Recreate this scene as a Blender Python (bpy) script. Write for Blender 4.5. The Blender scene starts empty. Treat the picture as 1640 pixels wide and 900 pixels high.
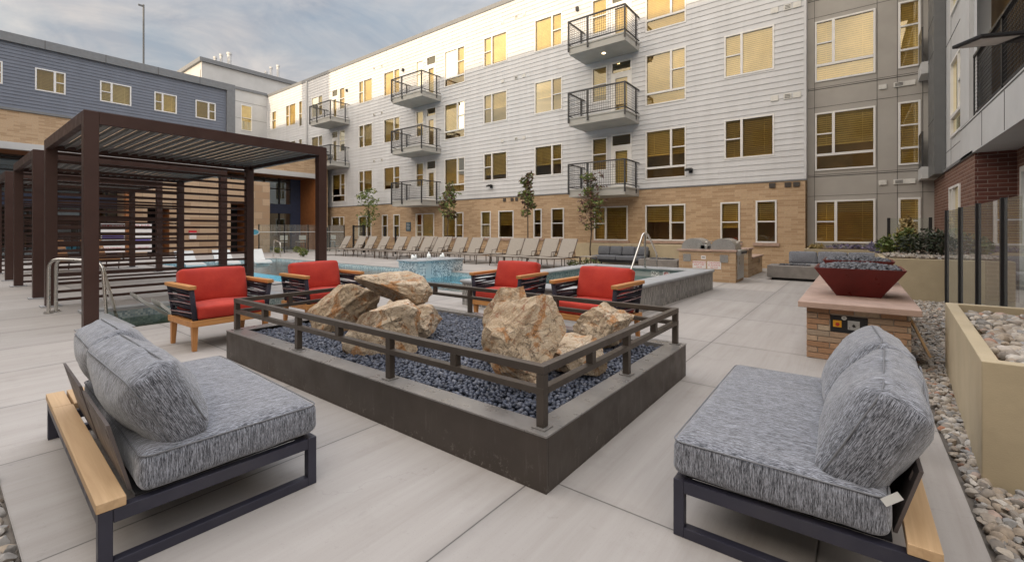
import bpy, bmesh, math, random
import numpy as np
from mathutils import Vector, Matrix, noise as mnoise
R = math.radians
random.seed(7)
SC = bpy.context.scene
COL = SC.collection

# ------------------------------------------------------------------ camera, sky, sun, exposure
cam = bpy.data.cameras.new('camera'); camo = bpy.data.objects.new('camera', cam); COL.objects.link(camo)
camo.location = (0, 0, 1.35); camo.rotation_euler = (R(90), 0, R(37.49))
cam.sensor_width = 36; cam.lens = 717.0 / 1640 * 36; cam.shift_y = -80.0 / 1640
cam.clip_start = 0.05; cam.clip_end = 1500
SC.camera = camo
SUN_EL, SUN_ROT = 6.0, 182.0
SC.view_settings.view_transform = 'Standard'; SC.view_settings.look = 'None'
SC.view_settings.gamma = 1.0; SC.view_settings.use_curve_mapping = False
SC.view_settings.exposure = 1.1
W = bpy.data.worlds.new('World'); SC.world = W; W.use_nodes = True
def build_sky():
    nt = W.node_tree; N = nt.nodes; L = nt.links
    N.clear()
    out = N.new('ShaderNodeOutputWorld'); bg = N.new('ShaderNodeBackground'); bg.inputs['Strength'].default_value = 0.15
    sky = N.new('ShaderNodeTexSky'); sky.sky_type = 'NISHITA'; sky.sun_disc = False
    sky.sun_elevation = R(SUN_EL); sky.sun_rotation = R(SUN_ROT); sky.air_density = 1.2; sky.dust_density = 1.5
    tc = N.new('ShaderNodeTexCoord')
    sep = N.new('ShaderNodeSeparateXYZ'); L.new(tc.outputs['Generated'], sep.inputs[0])
    # cloud deck: direction projected on a layer overhead
    mx = N.new('ShaderNodeMath'); mx.operation = 'MAXIMUM'; mx.inputs[1].default_value = 0.0; L.new(sep.outputs['Z'], mx.inputs[0])
    ad = N.new('ShaderNodeMath'); ad.operation = 'ADD'; ad.inputs[1].default_value = 0.25; L.new(mx.outputs[0], ad.inputs[0])
    dv = N.new('ShaderNodeVectorMath'); dv.operation = 'DIVIDE'
    L.new(tc.outputs['Generated'], dv.inputs[0])
    cb = N.new('ShaderNodeCombineXYZ')
    for i in range(3): L.new(ad.outputs[0], cb.inputs[i])
    L.new(cb.outputs[0], dv.inputs[1])
    nz = N.new('ShaderNodeTexNoise'); nz.inputs['Scale'].default_value = 1.7; nz.inputs['Detail'].default_value = 7; nz.inputs['Roughness'].default_value = 0.55
    nz.inputs['Distortion'].default_value = 0.6
    L.new(dv.outputs[0], nz.inputs['Vector'])
    rp = N.new('ShaderNodeValToRGB'); rp.color_ramp.elements[0].position = 0.32; rp.color_ramp.elements[1].position = 0.66
    L.new(nz.outputs['Fac'], rp.inputs['Fac'])
    # clouds: grey-lilac near the horizon of the far side, pale and bright overhead
    hr = N.new('ShaderNodeValToRGB')
    e = hr.color_ramp.elements
    e[0].position = 0.0; e[0].color = (2.75, 2.3, 1.95, 1)
    e[1].position = 1.0; e[1].color = (11.5, 11.6, 12.0, 1)
    q = e.new(0.22); q.color = (2.15, 2.02, 1.95, 1)
    q = e.new(0.45); q.color = (1.75, 1.78, 1.88, 1)
    q = e.new(0.62); q.color = (7.2, 7.4, 7.9, 1)
    L.new(mx.outputs[0], hr.inputs['Fac'])
    # warm light on the clouds on the sun's side
    sy = N.new('ShaderNodeMapRange'); sy.inputs['From Min'].default_value = 0.1; sy.inputs['From Max'].default_value = -0.9
    L.new(sep.outputs['Y'], sy.inputs['Value'])
    wm = N.new('ShaderNodeMix'); wm.data_type = 'RGBA'; wm.inputs['B'].default_value = (11.5, 9.9, 7.9, 1)
    L.new(sy.outputs[0], wm.inputs['Factor']); L.new(hr.outputs['Color'], wm.inputs['A'])
    nz2 = N.new('ShaderNodeTexNoise'); nz2.inputs['Scale'].default_value = 3.2; nz2.inputs['Detail'].default_value = 7; nz2.inputs['Roughness'].default_value = .6; nz2.inputs['Distortion'].default_value = .8
    L.new(dv.outputs[0], nz2.inputs['Vector'])
    cr = N.new('ShaderNodeValToRGB'); cr.color_ramp.elements[0].position = .35; cr.color_ramp.elements[0].color = (.74, .77, .82, 1); cr.color_ramp.elements[1].position = .68; cr.color_ramp.elements[1].color = (1.30, 1.22, 1.12, 1)
    L.new(nz2.outputs['Fac'], cr.inputs['Fac'])
    wm2 = N.new('ShaderNodeMix'); wm2.data_type = 'RGBA'; wm2.blend_type = 'MULTIPLY'; wm2.inputs['Factor'].default_value = 1
    L.new(wm.outputs['Result'], wm2.inputs['A']); L.new(cr.outputs['Color'], wm2.inputs['B'])
    base = N.new('ShaderNodeMix'); base.data_type = 'RGBA'; base.blend_type = 'ADD'; base.inputs['Factor'].default_value = 1
    base.inputs['B'].default_value = (0.25, 0.42, 0.72, 1)
    dim = N.new('ShaderNodeMix'); dim.data_type = 'RGBA'; dim.blend_type = 'MULTIPLY'; dim.inputs['Factor'].default_value = 1; dim.inputs['B'].default_value = (.5, .5, .5, 1)
    L.new(sky.outputs[0], dim.inputs['A']); L.new(dim.outputs['Result'], base.inputs['A'])
    mixc = N.new('ShaderNodeMix'); mixc.data_type = 'RGBA'
    mr = N.new('ShaderNodeMapRange'); mr.inputs['To Min'].default_value = 0.4; mr.inputs['To Max'].default_value = 1.0
    L.new(rp.outputs['Color'], mr.inputs['Value'])
    L.new(mr.outputs[0], mixc.inputs['Factor']); L.new(base.outputs['Result'], mixc.inputs['A']); L.new(wm2.outputs['Result'], mixc.inputs['B'])
    L.new(mixc.outputs['Result'], bg.inputs['Color']); L.new(bg.outputs[0], out.inputs[0])
build_sky()
sl = bpy.data.lights.new('sun', 'SUN'); slo = bpy.data.objects.new('sun', sl); COL.objects.link(slo)
sl.energy = 1.75; sl.angle = R(0.6); sl.color = (1.0, 0.77, 0.50)
az = R(SUN_ROT)
sd = Vector((math.sin(az) * math.cos(R(SUN_EL)), math.cos(az) * math.cos(R(SUN_EL)), math.sin(R(SUN_EL))))
slo.rotation_euler = sd.to_track_quat('Z', 'Y').to_euler(); slo.location = sd * 60

# ------------------------------------------------------------------ node helpers
class NG:
    def __init__(s, name):
        s.m = bpy.data.materials.new(name); s.m.use_nodes = True
        s.N = s.m.node_tree.nodes; s.L = s.m.node_tree.links
        s.b = s.N['Principled BSDF']; s.out = s.N['Material Output']
        s.tc = s.N.new('ShaderNodeTexCoord'); s.obj = s.tc.outputs['Object']
    def n(s, t, **k):
        x = s.N.new(t)
        for a, v in k.items(): setattr(x, a, v)
        return x
    def set(s, sock, v):
        if hasattr(v, 'is_linked') or hasattr(v, 'links'): s.L.new(v, sock)
        else: sock.default_value = v
    def math(s, op, a, b=None, c=None):
        x = s.n('ShaderNodeMath', operation=op)
        s.set(x.inputs[0], a)
        if b is not None: s.set(x.inputs[1], b)
        if c is not None: s.set(x.inputs[2], c)
        return x.outputs[0]
    def mapping(s, vec, scale=(1, 1, 1), loc=(0, 0, 0), rot=(0, 0, 0)):
        x = s.n('ShaderNodeMapping'); s.L.new(vec, x.inputs[0])
        x.inputs['Scale'].default_value = scale; x.inputs['Location'].default_value = loc; x.inputs['Rotation'].default_value = rot
        return x.outputs[0]
    def noise(s, scale, detail=4, rough=.55, vec=None, dist=0):
        x = s.n('ShaderNodeTexNoise'); x.inputs['Scale'].default_value = scale; x.inputs['Detail'].default_value = detail
        x.inputs['Roughness'].default_value = rough; x.inputs['Distortion'].default_value = dist
        s.L.new(vec or s.obj, x.inputs['Vector']); return x.outputs['Fac']
    def ramp(s, fac, stops, interp='LINEAR'):
        x = s.n('ShaderNodeValToRGB'); x.color_ramp.interpolation = interp
        e = x.color_ramp.elements
        while len(e) < len(stops): e.new(.5)
        for i, (p, c) in enumerate(stops):
            e[i].position = p; e[i].color = (c[0], c[1], c[2], 1) if not isinstance(c, (int, float)) else (c, c, c, 1)
        s.L.new(fac, x.inputs[0]); return x.outputs[0]
    def mix(s, f, a, b, mode='MIX'):
        x = s.n('ShaderNodeMix', data_type='RGBA', blend_type=mode)
        s.set(x.inputs['Factor'], f)
        for k, v in (('A', a), ('B', b)):
            if isinstance(v, tuple) and len(v) == 3: v = (*v, 1)
            s.set(x.inputs[k], v)
        return x.outputs['Result']
    def bump(s, h, strength=.3, dist=.01, nrm=None):
        x = s.n('ShaderNodeBump'); x.inputs['Strength'].default_value = strength; x.inputs['Distance'].default_value = dist
        s.L.new(h, x.inputs['Height'])
        if nrm: s.L.new(nrm, x.inputs['Normal'])
        s.L.new(x.outputs[0], s.b.inputs['Normal']); return x.outputs[0]
    def col(s, c): s.set(s.b.inputs['Base Color'], (*c, 1) if isinstance(c, tuple) and len(c) == 3 else c)
    def rough(s, v): s.set(s.b.inputs['Roughness'], v)
    def metal(s, v): s.b.inputs['Metallic'].default_value = v
    def island(s): return s.n('ShaderNodeNewGeometry').outputs['Random Per Island']
    def xyz(s, vec=None):
        x = s.n('ShaderNodeSeparateXYZ'); s.L.new(vec or s.obj, x.inputs[0]); return x.outputs

def plain(name, c, rough=.5, metal=0, var=.12, vs=6, bump=0, bs=80, dirt=0):
    g = NG(name)
    f = g.noise(vs, 5)
    c1 = tuple(v * (1 - var) for v in c); c2 = tuple(min(1, v * (1 + var)) for v in c)
    cc = g.ramp(f, [(.3, c1), (.7, c2)])
    if dirt:
        d = g.ramp(g.noise(3.1, 8, .7), [(.5, 0.0), (.75, dirt)])
        cc = g.mix(d, cc, (c[0] * .45 + .05, c[1] * .45 + .045, c[2] * .45 + .04))
    g.col(cc); g.rough(g.ramp(g.noise(vs * 2.3, 4), [(.3, max(0, rough - .08)), (.7, min(1, rough + .1))])); g.metal(metal)
    if bump: g.bump(g.noise(bs, 4), bump, .004)
    return g.m

def concrete():
    g = NG('broom_concrete')
    x, y, z = g.xyz()
    big = g.noise(.55, 5, .6); mid = g.noise(3.5, 6, .65)
    st = g.noise(1, 5, .7, g.mapping(g.obj, (46, 1.4, 1)))
    st2 = g.noise(1, 4, .6, g.mapping(g.obj, (7, .5, 1)))
    c = g.ramp(big, [(.3, (.335, .30, .27)), (.7, (.43, .395, .365))])
    c = g.mix(.55, c, g.ramp(st2, [(.3, (.31, .275, .245)), (.7, (.45, .415, .385))]))
    c = g.mix(g.ramp(st, [(.35, .0), (.75, .4)]), c, (.45, .42, .395))
    c = g.mix(g.ramp(mid, [(.55, .0), (.8, .4)]), c, (.27, .24, .215))
    c = g.mix(g.ramp(g.noise(1.3, 8, .75, None, 1.2), [(.62, 0), (.68, .16)]), c, (.25, .22, .195))
    c = g.mix(g.ramp(g.noise(11, 6, .8), [(.60, 0), (.72, .4)]), c, (.22, .195, .175))
    c = g.mix(g.ramp(g.noise(170, 2), [(.64, 0), (.72, .4)]), c, (.18, .16, .145))
    # per slab tone
    fx = g.math('FLOOR', g.math('DIVIDE', g.math('ADD', x, 1.39 + 20 * 1.262), 1.262))
    # saw joints
    dx = g.math('PINGPONG', g.math('ADD', x, 1.39 + 1.262 * 40), .631)
    ys = [.06, 2.05, 4.14, 5.79, 7.6, 9.5, 11.4, 13.3, 15.2]
    dy = None; cnt = None
    for v in ys:
        a = g.math('ABSOLUTE', g.math('SUBTRACT', y, v)); k = g.math('GREATER_THAN', y, v)
        dy = a if dy is None else g.math('MINIMUM', dy, a)
        cnt = k if cnt is None else g.math('ADD', cnt, k)
    wn = g.n('ShaderNodeTexWhiteNoise', noise_dimensions='2D'); cb = g.n('ShaderNodeCombineXYZ')
    g.L.new(fx, cb.inputs[0]); g.L.new(cnt, cb.inputs[1]); g.L.new(cb.outputs[0], wn.inputs['Vector'])
    c = g.mix(1.0, c, g.ramp(wn.outputs['Value'], [(0, (.9, .9, .9)), (1, (1.06, 1.05, 1.04))]), 'MULTIPLY')
    d = g.math('MINIMUM', dx, dy)
    j = g.ramp(d, [(.0022, 1.0), (.0045, 0.0)])
    j2 = g.math('MULTIPLY', g.ramp(d, [(.006, .55), (.07, 0.0)]), g.ramp(g.noise(5, 5), [(.35, .2), (.65, 1.0)]))
    c = g.mix(j2, c, (.27, .25, .23)); c = g.mix(j, c, (.06, .055, .05))
    vo = g.n('ShaderNodeTexVoronoi', feature='DISTANCE_TO_EDGE'); vo.inputs['Scale'].default_value = .55
    wv = g.n('ShaderNodeVectorMath', operation='ADD'); nzc = g.n('ShaderNodeTexNoise'); nzc.inputs['Scale'].default_value = 2.5; nzc.inputs['Detail'].default_value = 6
    g.L.new(g.obj, nzc.inputs['Vector']); g.L.new(g.obj, wv.inputs[0]); g.L.new(nzc.outputs['Color'], wv.inputs[1]); g.L.new(wv.outputs[0], vo.inputs['Vector'])
    ck = g.math('MULTIPLY', g.ramp(vo.outputs['Distance'], [(.0008, .18), (.002, 0)]), g.ramp(g.noise(.5, 2), [(.52, 0), (.6, 1)]))
    c = g.mix(ck, c, (.14, .125, .11))
    sp = g.ramp(g.noise(60, 2), [(.73, 0.0), (.78, .5)]); c = g.mix(sp, c, (.2, .18, .16))
    c = g.mix(1.0, c, (.91, .935, .97), 'MULTIPLY')
    g.col(c); g.rough(.82)
    h = g.math('SUBTRACT', g.math('MULTIPLY', st, .35), g.math('MULTIPLY', j, 3.0))
    g.bump(h, .35, .004)
    return g.m

def brick(name, axis, c1, c2, c3, mortar, bw=.40, bh=.085, mo=.007):
    g = NG(name); x, y, z = g.xyz()
    cb = g.n('ShaderNodeCombineXYZ'); g.L.new(x if axis == 'x' else y, cb.inputs[0]); g.L.new(z, cb.inputs[1])
    b = g.n('ShaderNodeTexBrick'); g.L.new(cb.outputs[0], b.inputs['Vector'])
    b.inputs['Scale'].default_value = 1; b.inputs['Brick Width'].default_value = bw; b.inputs['Row Height'].default_value = bh
    b.inputs['Mortar Size'].default_value = mo; b.inputs['Mortar Smooth'].default_value = .2; b.inputs['Bias'].default_value = -.25
    b.inputs['Color1'].default_value = (0, 0, 0, 1); b.inputs['Color2'].default_value = (1, 1, 1, 1); b.inputs['Mortar'].default_value = (.5, .5, .5, 1)
    c = g.ramp(b.outputs['Color'], [(0, c1), (.45, c2), (.8, c2), (1, c3)])
    c = g.mix(g.ramp(g.noise(22, 5), [(.35, 0), (.7, .35)]), c, tuple(v * .7 for v in c1))
    c = g.mix(g.ramp(g.noise(.7, 4), [(.4, 0), (.75, .22)]), c, tuple(v * .75 for v in c2))
    c = g.mix(b.outputs['Fac'], c, mortar)
    g.col(c); g.rough(.85)
    h = g.math('SUBTRACT', g.math('MULTIPLY', g.noise(50, 4), .2), g.math('MULTIPLY', b.outputs['Fac'], 1.0))
    g.bump(h, .5, .008)
    return g.m

def mosaic(name, stops, size, off=(.013, .017, .011), grout=(.35, .36, .37), rough=.25, stretch=1.0):
    g = NG(name)
    v = g.mapping(g.obj, (1 / size, 1 / size, 1 / (size * stretch)), tuple(o / size for o in off))
    fl = g.n('ShaderNodeVectorMath', operation='FLOOR'); g.L.new(v, fl.inputs[0])
    wn = g.n('ShaderNodeTexWhiteNoise', noise_dimensions='3D'); g.L.new(fl.outputs[0], wn.inputs['Vector'])
    c = g.ramp(wn.outputs['Value'], stops)
    fr = g.n('ShaderNodeVectorMath', operation='FRACTION'); g.L.new(v, fr.inputs[0])
    a, b_, cc = g.xyz(fr.outputs[0])
    m = g.math('MINIMUM', g.math('MINIMUM', a, b_), cc)
    k = g.math('LESS_THAN', m, .09)
    c = g.mix(k, c, grout); c = g.mix(g.ramp(g.noise(3, 4), [(.5, 0), (.8, .3)]), c, (.5, .5, .5))
    g.col(c); g.rough(rough); g.bump(g.math('SUBTRACT', 1.0, k), .4, .003)
    return g.m

def fabric(name, light, dark):
    g = NG(name)
    geo = g.n('ShaderNodeNewGeometry'); 
    tcn = g.tc.outputs['Normal']
    nx, ny, nz = g.xyz(tcn)
    A = g.noise(1, 4, .75, g.mapping(g.obj, (330, 22, 26)))
    A2 = g.noise(1, 2, .6, g.mapping(g.obj, (820, 70, 80), (3, 1, 2)))
    B = g.noise(1, 4, .75, g.mapping(g.obj, (26, 330, 22)))
    B2 = g.noise(1, 2, .6, g.mapping(g.obj, (80, 820, 70), (3, 1, 2)))
    f = g.ramp(g.math('ABSOLUTE', nx), [(.6, 0.0), (.75, 1.0)])
    s1 = g.mix(f, A, B); s2 = g.mix(f, A2, B2)
    s = g.math('ADD', g.math('MULTIPLY', s1, .62), g.math('MULTIPLY', s2, .38))
    mid = tuple((a + b) * .5 for a, b in zip(light, dark))
    c = g.ramp(s, [(.425, dark), (.475, mid), (.52, light), (.585, tuple(min(1, v * 1.9) for v in light))])
    g.col(c); g.rough(.95)
    g.b.inputs['Sheen Weight'].default_value = .35
    h = g.math('ADD', g.math('MULTIPLY', s, 1.0), g.math('MULTIPLY', g.noise(500, 2), .3))
    n1 = g.bump(h, .5, .003)
    x = g.n('ShaderNodeBump'); x.inputs['Strength'].default_value = .35; x.inputs['Distance'].default_value = .02
    g.L.new(g.noise(1, 3, .5, g.mapping(g.obj, (9, 3, 5))), x.inputs['Height']); g.L.new(n1, x.inputs['Normal']); g.L.new(x.outputs[0], g.b.inputs['Normal'])
    return g.m

def red_cloth():
    g = NG('red_cushion_cloth')
    c = g.ramp(g.noise(5, 5), [(.3, (.37, .020, .010)), (.7, (.47, .034, .016))])
    c = g.mix(g.ramp(g.noise(1, 3, .7, g.mapping(g.obj, (420, 60, 420))), [(.45, 0), (.75, .45)]), c, (.27, .014, .01))
    c = g.mix(g.ramp(g.noise(2.2, 5), [(.5, 0), (.8, .25)]), c, (.52, .07, .04))
    g.col(c); g.rough(.85); g.b.inputs['Sheen Weight'].default_value = .08
    n1 = g.bump(g.noise(420, 2), .25, .002)
    x = g.n('ShaderNodeBump'); x.inputs['Strength'].default_value = .5; x.inputs['Distance'].default_value = .03
    g.L.new(g.noise(4, 3, .5), x.inputs['Height']); g.L.new(n1, x.inputs['Normal']); g.L.new(x.outputs[0], g.b.inputs['Normal'])
    return g.m

def wood(name, c1, c2, axis=0, scale=1.0, rough=.55):
    g = NG(name)
    s = [38 * scale] * 3; s[axis] = 1.6 * scale
    f = g.noise(1, 6, .65, g.mapping(g.obj, tuple(s)), .6)
    s2 = [9 * scale] * 3; s2[axis] = .7 * scale
    f2 = g.noise(1, 4, .6, g.mapping(g.obj, tuple(s2)))
    c = g.ramp(f, [(.3, c1), (.65, c2)])
    c = g.mix(g.ramp(f2, [(.35, 0), (.7, .5)]), c, tuple(v * .75 for v in c1))
    g.col(c); g.rough(rough); g.bump(f, .15, .002)
    return g.m

def boulder_mat():
    g = NG('quarry_boulder_stone')
    v = g.mapping(g.obj, (1, 1, 1), (0, 0, 0), (.5, .7, .2))
    big = g.noise(2.6, 6, .6, v, .8); st = g.noise(1, 7, .7, g.mapping(v, (3, 5, 14)), 1.2)
    c = g.ramp(big, [(.28, (.33, .24, .15)), (.45, (.47, .375, .27)), (.6, (.57, .49, .385)), (.8, (.65, .60, .51))])
    c = g.mix(g.ramp(g.noise(3.4, 7, .65, v, 1.5), [(.52, 0), (.59, .9)]), c, (.40, .185, .055))
    c = g.mix(g.ramp(st, [(.52, 0), (.60, .7)]), c, (.22, .145, .085))
    c = g.mix(g.ramp(g.noise(6, 8, .75, v, 2), [(.57, 0), (.63, .8)]), c, (.25, .08, .03))
    c = g.mix(g.ramp(g.noise(30, 6, .75), [(.52, 0), (.75, .6)]), c, (.17, .14, .11))
    vo = g.n('ShaderNodeTexVoronoi', feature='DISTANCE_TO_EDGE'); vo.inputs['Scale'].default_value = 5
    wv = g.n('ShaderNodeVectorMath', operation='ADD'); nzc = g.n('ShaderNodeTexNoise'); nzc.inputs['Scale'].default_value = 5; nzc.inputs['Detail'].default_value = 6
    g.L.new(v, nzc.inputs['Vector']); g.L.new(g.mapping(v, (1, .6, 1.8)), wv.inputs[0]); g.L.new(nzc.outputs['Color'], wv.inputs[1]); g.L.new(wv.outputs[0], vo.inputs['Vector'])
    crk = g.ramp(vo.outputs['Distance'], [(.004, 1.0), (.022, 0)])
    crk = g.math('MULTIPLY', crk, g.ramp(g.noise(2.2, 4), [(.45, 0), (.55, 1)]))
    c = g.mix(g.math('MULTIPLY', crk, .8), c, (.10, .07, .045))
    c = g.mix(g.ramp(g.noise(75, 4, .8), [(.5, 0), (.7, .45)]), c, (.70, .66, .60))
    ri = g.n('ShaderNodeObjectInfo')
    c = g.mix(1.0, c, g.ramp(ri.outputs['Random'], [(0, (.92, .86, .78)), (1, (1.1, 1.08, 1.05))]), 'MULTIPLY')
    g.col(c); g.rough(.8)
    h = g.math('SUBTRACT', g.math('ADD', g.math('MULTIPLY', st, .7), g.math('MULTIPLY', g.noise(16, 8, .7), .8)), g.math('MULTIPLY', crk, .5))
    n1 = g.bump(h, .8, .03)
    x = g.n('ShaderNodeBump'); x.inputs['Strength'].default_value = .5; x.inputs['Distance'].default_value = .006
    g.L.new(g.noise(90, 6, .75), x.inputs['Height']); g.L.new(n1, x.inputs['Normal']); g.L.new(x.outputs[0], g.b.inputs['Normal'])
    return g.m

def pebble_mat(name, stops, rough=.55, bs=60):
    g = NG(name)
    c = g.ramp(g.island(), stops, 'LINEAR')
    c = g.mix(g.ramp(g.noise(bs, 5, .7), [(.4, 0), (.75, .5)]), c, tuple(v * .5 for v in stops[0][1]))
    g.col(c); g.rough(rough); g.bump(g.noise(bs * 2, 4), .3, .004)
    return g.m

def glass(name, tint, refl=1.0, spec=(1, 1, 1), rough=0.0, base=.04, haze=0.0, ior=1.5):
    g = NG(name)
    fr = g.n('ShaderNodeFresnel'); fr.inputs['IOR'].default_value = ior
    t = g.n('ShaderNodeBsdfTransparent'); t.inputs[0].default_value = (*tint, 1)
    gl = g.n('ShaderNodeBsdfGlossy'); gl.inputs['Roughness'].default_value = rough; gl.inputs['Color'].default_value = (*spec, 1)
    m = g.n('ShaderNodeMixShader')
    f = g.math('MINIMUM', g.math('ADD', g.math('MULTIPLY', fr.outputs[0], refl), base), .97)
    g.L.new(f, m.inputs[0]); g.L.new(t.outputs[0], m.inputs[1]); g.L.new(gl.outputs[0], m.inputs[2])
    res = m.outputs[0]
    if haze:
        d = g.n('ShaderNodeBsdfDiffuse'); d.inputs[0].default_value = (.7, .72, .7, 1)
        m2 = g.n('ShaderNodeMixShader'); m2.inputs[0].default_value = haze
        g.L.new(res, m2.inputs[1]); g.L.new(d.outputs[0], m2.inputs[2]); res = m2.outputs[0]
    g.L.new(res, g.out.inputs[0]); g.N.remove(g.b)
    return g.m

def water(name, tint, scale=2.2, strength=.7):
    g = NG(name)
    fr = g.n('ShaderNodeFresnel'); fr.inputs['IOR'].default_value = 1.15
    t = g.n('ShaderNodeBsdfTransparent'); t.inputs[0].default_value = (*tint, 1)
    gl = g.n('ShaderNodeBsdfGlossy'); gl.inputs['Roughness'].default_value = .03
    bp = g.n('ShaderNodeBump'); bp.inputs['Strength'].default_value = strength; bp.inputs['Distance'].default_value = .05
    h = g.math('ADD', g.noise(scale, 5, .6, None, .8), g.math('MULTIPLY', g.noise(scale * 4, 3), .4))
    g.L.new(h, bp.inputs['Height']); g.L.new(bp.outputs[0], gl.inputs['Normal']); g.L.new(bp.outputs[0], fr.inputs['Normal'])
    m = g.n('ShaderNodeMixShader'); g.L.new(fr.outputs[0], m.inputs[0]); g.L.new(t.outputs[0], m.inputs[1]); g.L.new(gl.outputs[0], m.inputs[2])
    g.L.new(m.outputs[0], g.out.inputs[0]); g.N.remove(g.b)
    return g.m

def leafmat(name, c1, c2, c3=None):
    g = NG(name)
    st = [(0, c1), (.6, c2), (1, c3 or c2)]
    g.col(g.ramp(g.island(), st)); g.rough(.5)
    g.b.inputs['Subsurface Weight'].default_value = 0
    return g.m

def pit_metal():
    g = NG('bronze_pit_metal')
    x, y, z = g.xyz()
    c = g.ramp(g.noise(4, 5), [(.3, (.050, .040, .034)), (.7, (.066, .054, .046))])
    drip = g.noise(1, 6, .75, g.mapping(g.obj, (26, 26, 2.2)))
    low = g.ramp(z, [(0.0, 1.0), (.26, .15), (.3, 0.0)])
    k = g.math('MULTIPLY', g.ramp(drip, [(.57, 0), (.74, .5)]), low)
    c = g.mix(k, c, (.26, .245, .23))
    k2 = g.math('MULTIPLY', g.ramp(g.noise(14, 8, .8), [(.56, 0), (.68, .8)]), g.ramp(z, [(0, .9), (.16, 0)]))
    c = g.mix(k2, c, (.33, .31, .28))
    g.col(c); g.rough(g.ramp(g.noise(7, 5), [(.3, .38), (.7, .58)])); g.metal(.25)
    g.bump(g.noise(30, 4), .08, .004)
    return g.m

M = {}
M['concrete'] = concrete()
M['earth'] = plain('ground_earth', (.16, .14, .12), .95, vs=2)
def lapmat(name, c):
    g = NG(name); x, y, z = g.xyz()
    cc = g.ramp(g.noise(1, 5, .6, g.mapping(g.obj, (2.2, 2.2, .35))), [(.3, tuple(v * .93 for v in c)), (.7, tuple(v * 1.05 for v in c))])
    cb = g.n('ShaderNodeCombineXYZ'); g.L.new(g.math('FLOOR', g.math('MULTIPLY', z, 4.9)), cb.inputs[1]); g.L.new(g.math('FLOOR', g.math('MULTIPLY', g.math('ADD', x, y), .28)), cb.inputs[0])
    wn = g.n('ShaderNodeTexWhiteNoise', noise_dimensions='2D'); g.L.new(cb.outputs[0], wn.inputs['Vector'])
    cc = g.mix(1.0, cc, g.ramp(wn.outputs['Value'], [(0, (.955, .955, .955)), (1, (1.03, 1.03, 1.03))]), 'MULTIPLY')
    cc = g.mix(g.ramp(g.noise(1, 6, .7, g.mapping(g.obj, (5, 5, .25))), [(.58, 0), (.75, .22)]), cc, tuple(v * .62 for v in c))
    g.col(cc); g.rough(.6); g.bump(g.noise(1, 3, .5, g.mapping(g.obj, (1.5, 1.5, 6))), .10, .02); return g.m
M['siding'] = lapmat('white_lap_siding', (.585, .60, .63))
M['blue_siding'] = lapmat('slate_blue_siding', (.150, .170, .218))
M['panel'] = plain('grey_fibre_panel', (.365, .35, .33), .7, var=.07, vs=1.2, bump=.05)
M['panel_pale'] = plain('pale_grey_panel', (.50, .51, .52), .6, var=.06, vs=1.2)
M['panel_dark'] = plain('dark_grey_panel', (.115, .12, .125), .55, var=.08, vs=2)
M['coping_grey'] = plain('grey_metal_coping', (.19, .20, .215), .45, metal=.2, var=.08)
M['seam'] = plain('dark_panel_joint', (.06, .06, .06), .8)
M['white_trim'] = plain('white_window_vinyl', (.72, .72, .72), .4, var=.03)
TAN = ((.41, .275, .165), (.53, .38, .245), (.64, .52, .38))
M['brick_x'] = brick('tan_brick_wall', 'x', *TAN, (.47, .37, .26))
M['brick_y'] = brick('tan_brick_wall_side', 'y', *TAN, (.47, .37, .26))
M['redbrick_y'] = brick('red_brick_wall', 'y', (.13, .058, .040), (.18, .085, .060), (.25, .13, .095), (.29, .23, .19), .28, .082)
M['redbrick_x'] = brick('red_brick_wall_shaded', 'x', (.10, .034, .027), (.14, .05, .038), (.18, .07, .055), (.22, .17, .15), .28, .082)  # darker copy of the red brick; shade of the turned-away side is in its colours
M['stone'] = brick('tan_stone_cladding', 'y', (.40, .27, .17), (.52, .38, .26), (.60, .47, .35), (.33, .25, .18), .85, .42, .012)
M['pane'] = glass('amber_window_glass', (.96, .87, .58), 1.5, (1, .92, .70), 0, .10)
M['lobby_glass'] = glass('lobby_glass', (.30, .38, .42), 1.6, (.8, .92, 1), 0, .16)
M['clear_glass'] = glass('clear_fence_glass', (.84, .90, .86), 1.2, (1, 1, 1), 0, .05, .10)
def blindmat():
    g = NG('cream_blind')
    ri = g.n('ShaderNodeObjectInfo')
    c = g.ramp(ri.outputs['Random'], [(0, (.62, .48, .20)), (.35, (.78, .66, .34)), (.7, (.86, .77, .48)), (1, (.88, .83, .64))])
    g.col(g.mix(g.ramp(g.noise(2, 4), [(.4, 0), (.7, .3)]), c, (.38, .25, .09))); g.rough(.6)
    return g.m
M['blind'] = blindmat()
M['room'] = plain('dim_room_wall', (.30, .20, .10), .9, var=.3, vs=1.2)
M['rail_metal'] = plain('charcoal_rail_metal', (.055, .056, .06), .45, metal=.3)
M['balcony_conc'] = plain('grey_balcony_slab', (.40, .40, .385), .75, var=.08, vs=2)
M['soffit_wood'] = wood('orange_soffit_wood', (.26, .095, .03), (.38, .155, .055), 1, .4)
M['navy'] = plain('navy_wall_panel', (.035, .05, .105), .5)
M['black'] = plain('black_metal', (.016, .016, .018), .45, metal=.2)
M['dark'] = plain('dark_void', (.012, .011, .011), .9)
M['pergola'] = plain('brown_pergola_metal', (.060, .030, .024), .42, metal=.25, var=.1, vs=3)
M['pergola_face'] = M['pergola']
M['louvre'] = plain('grey_louvre_metal', (.27, .265, .26), .4, metal=.35, var=.06)
M['steel'] = plain('brushed_stainless_steel', (.62, .61, .58), .28, metal=1, var=.03, vs=3)
M['pit'] = pit_metal()
M['pit_top'] = plain('bronze_coping_metal', (.215, .205, .198), .32, metal=.2, var=.16, vs=5)
M['rail'] = plain('bronze_rail_metal', (.075, .062, .052), .40, metal=.35, var=.12)
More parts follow.
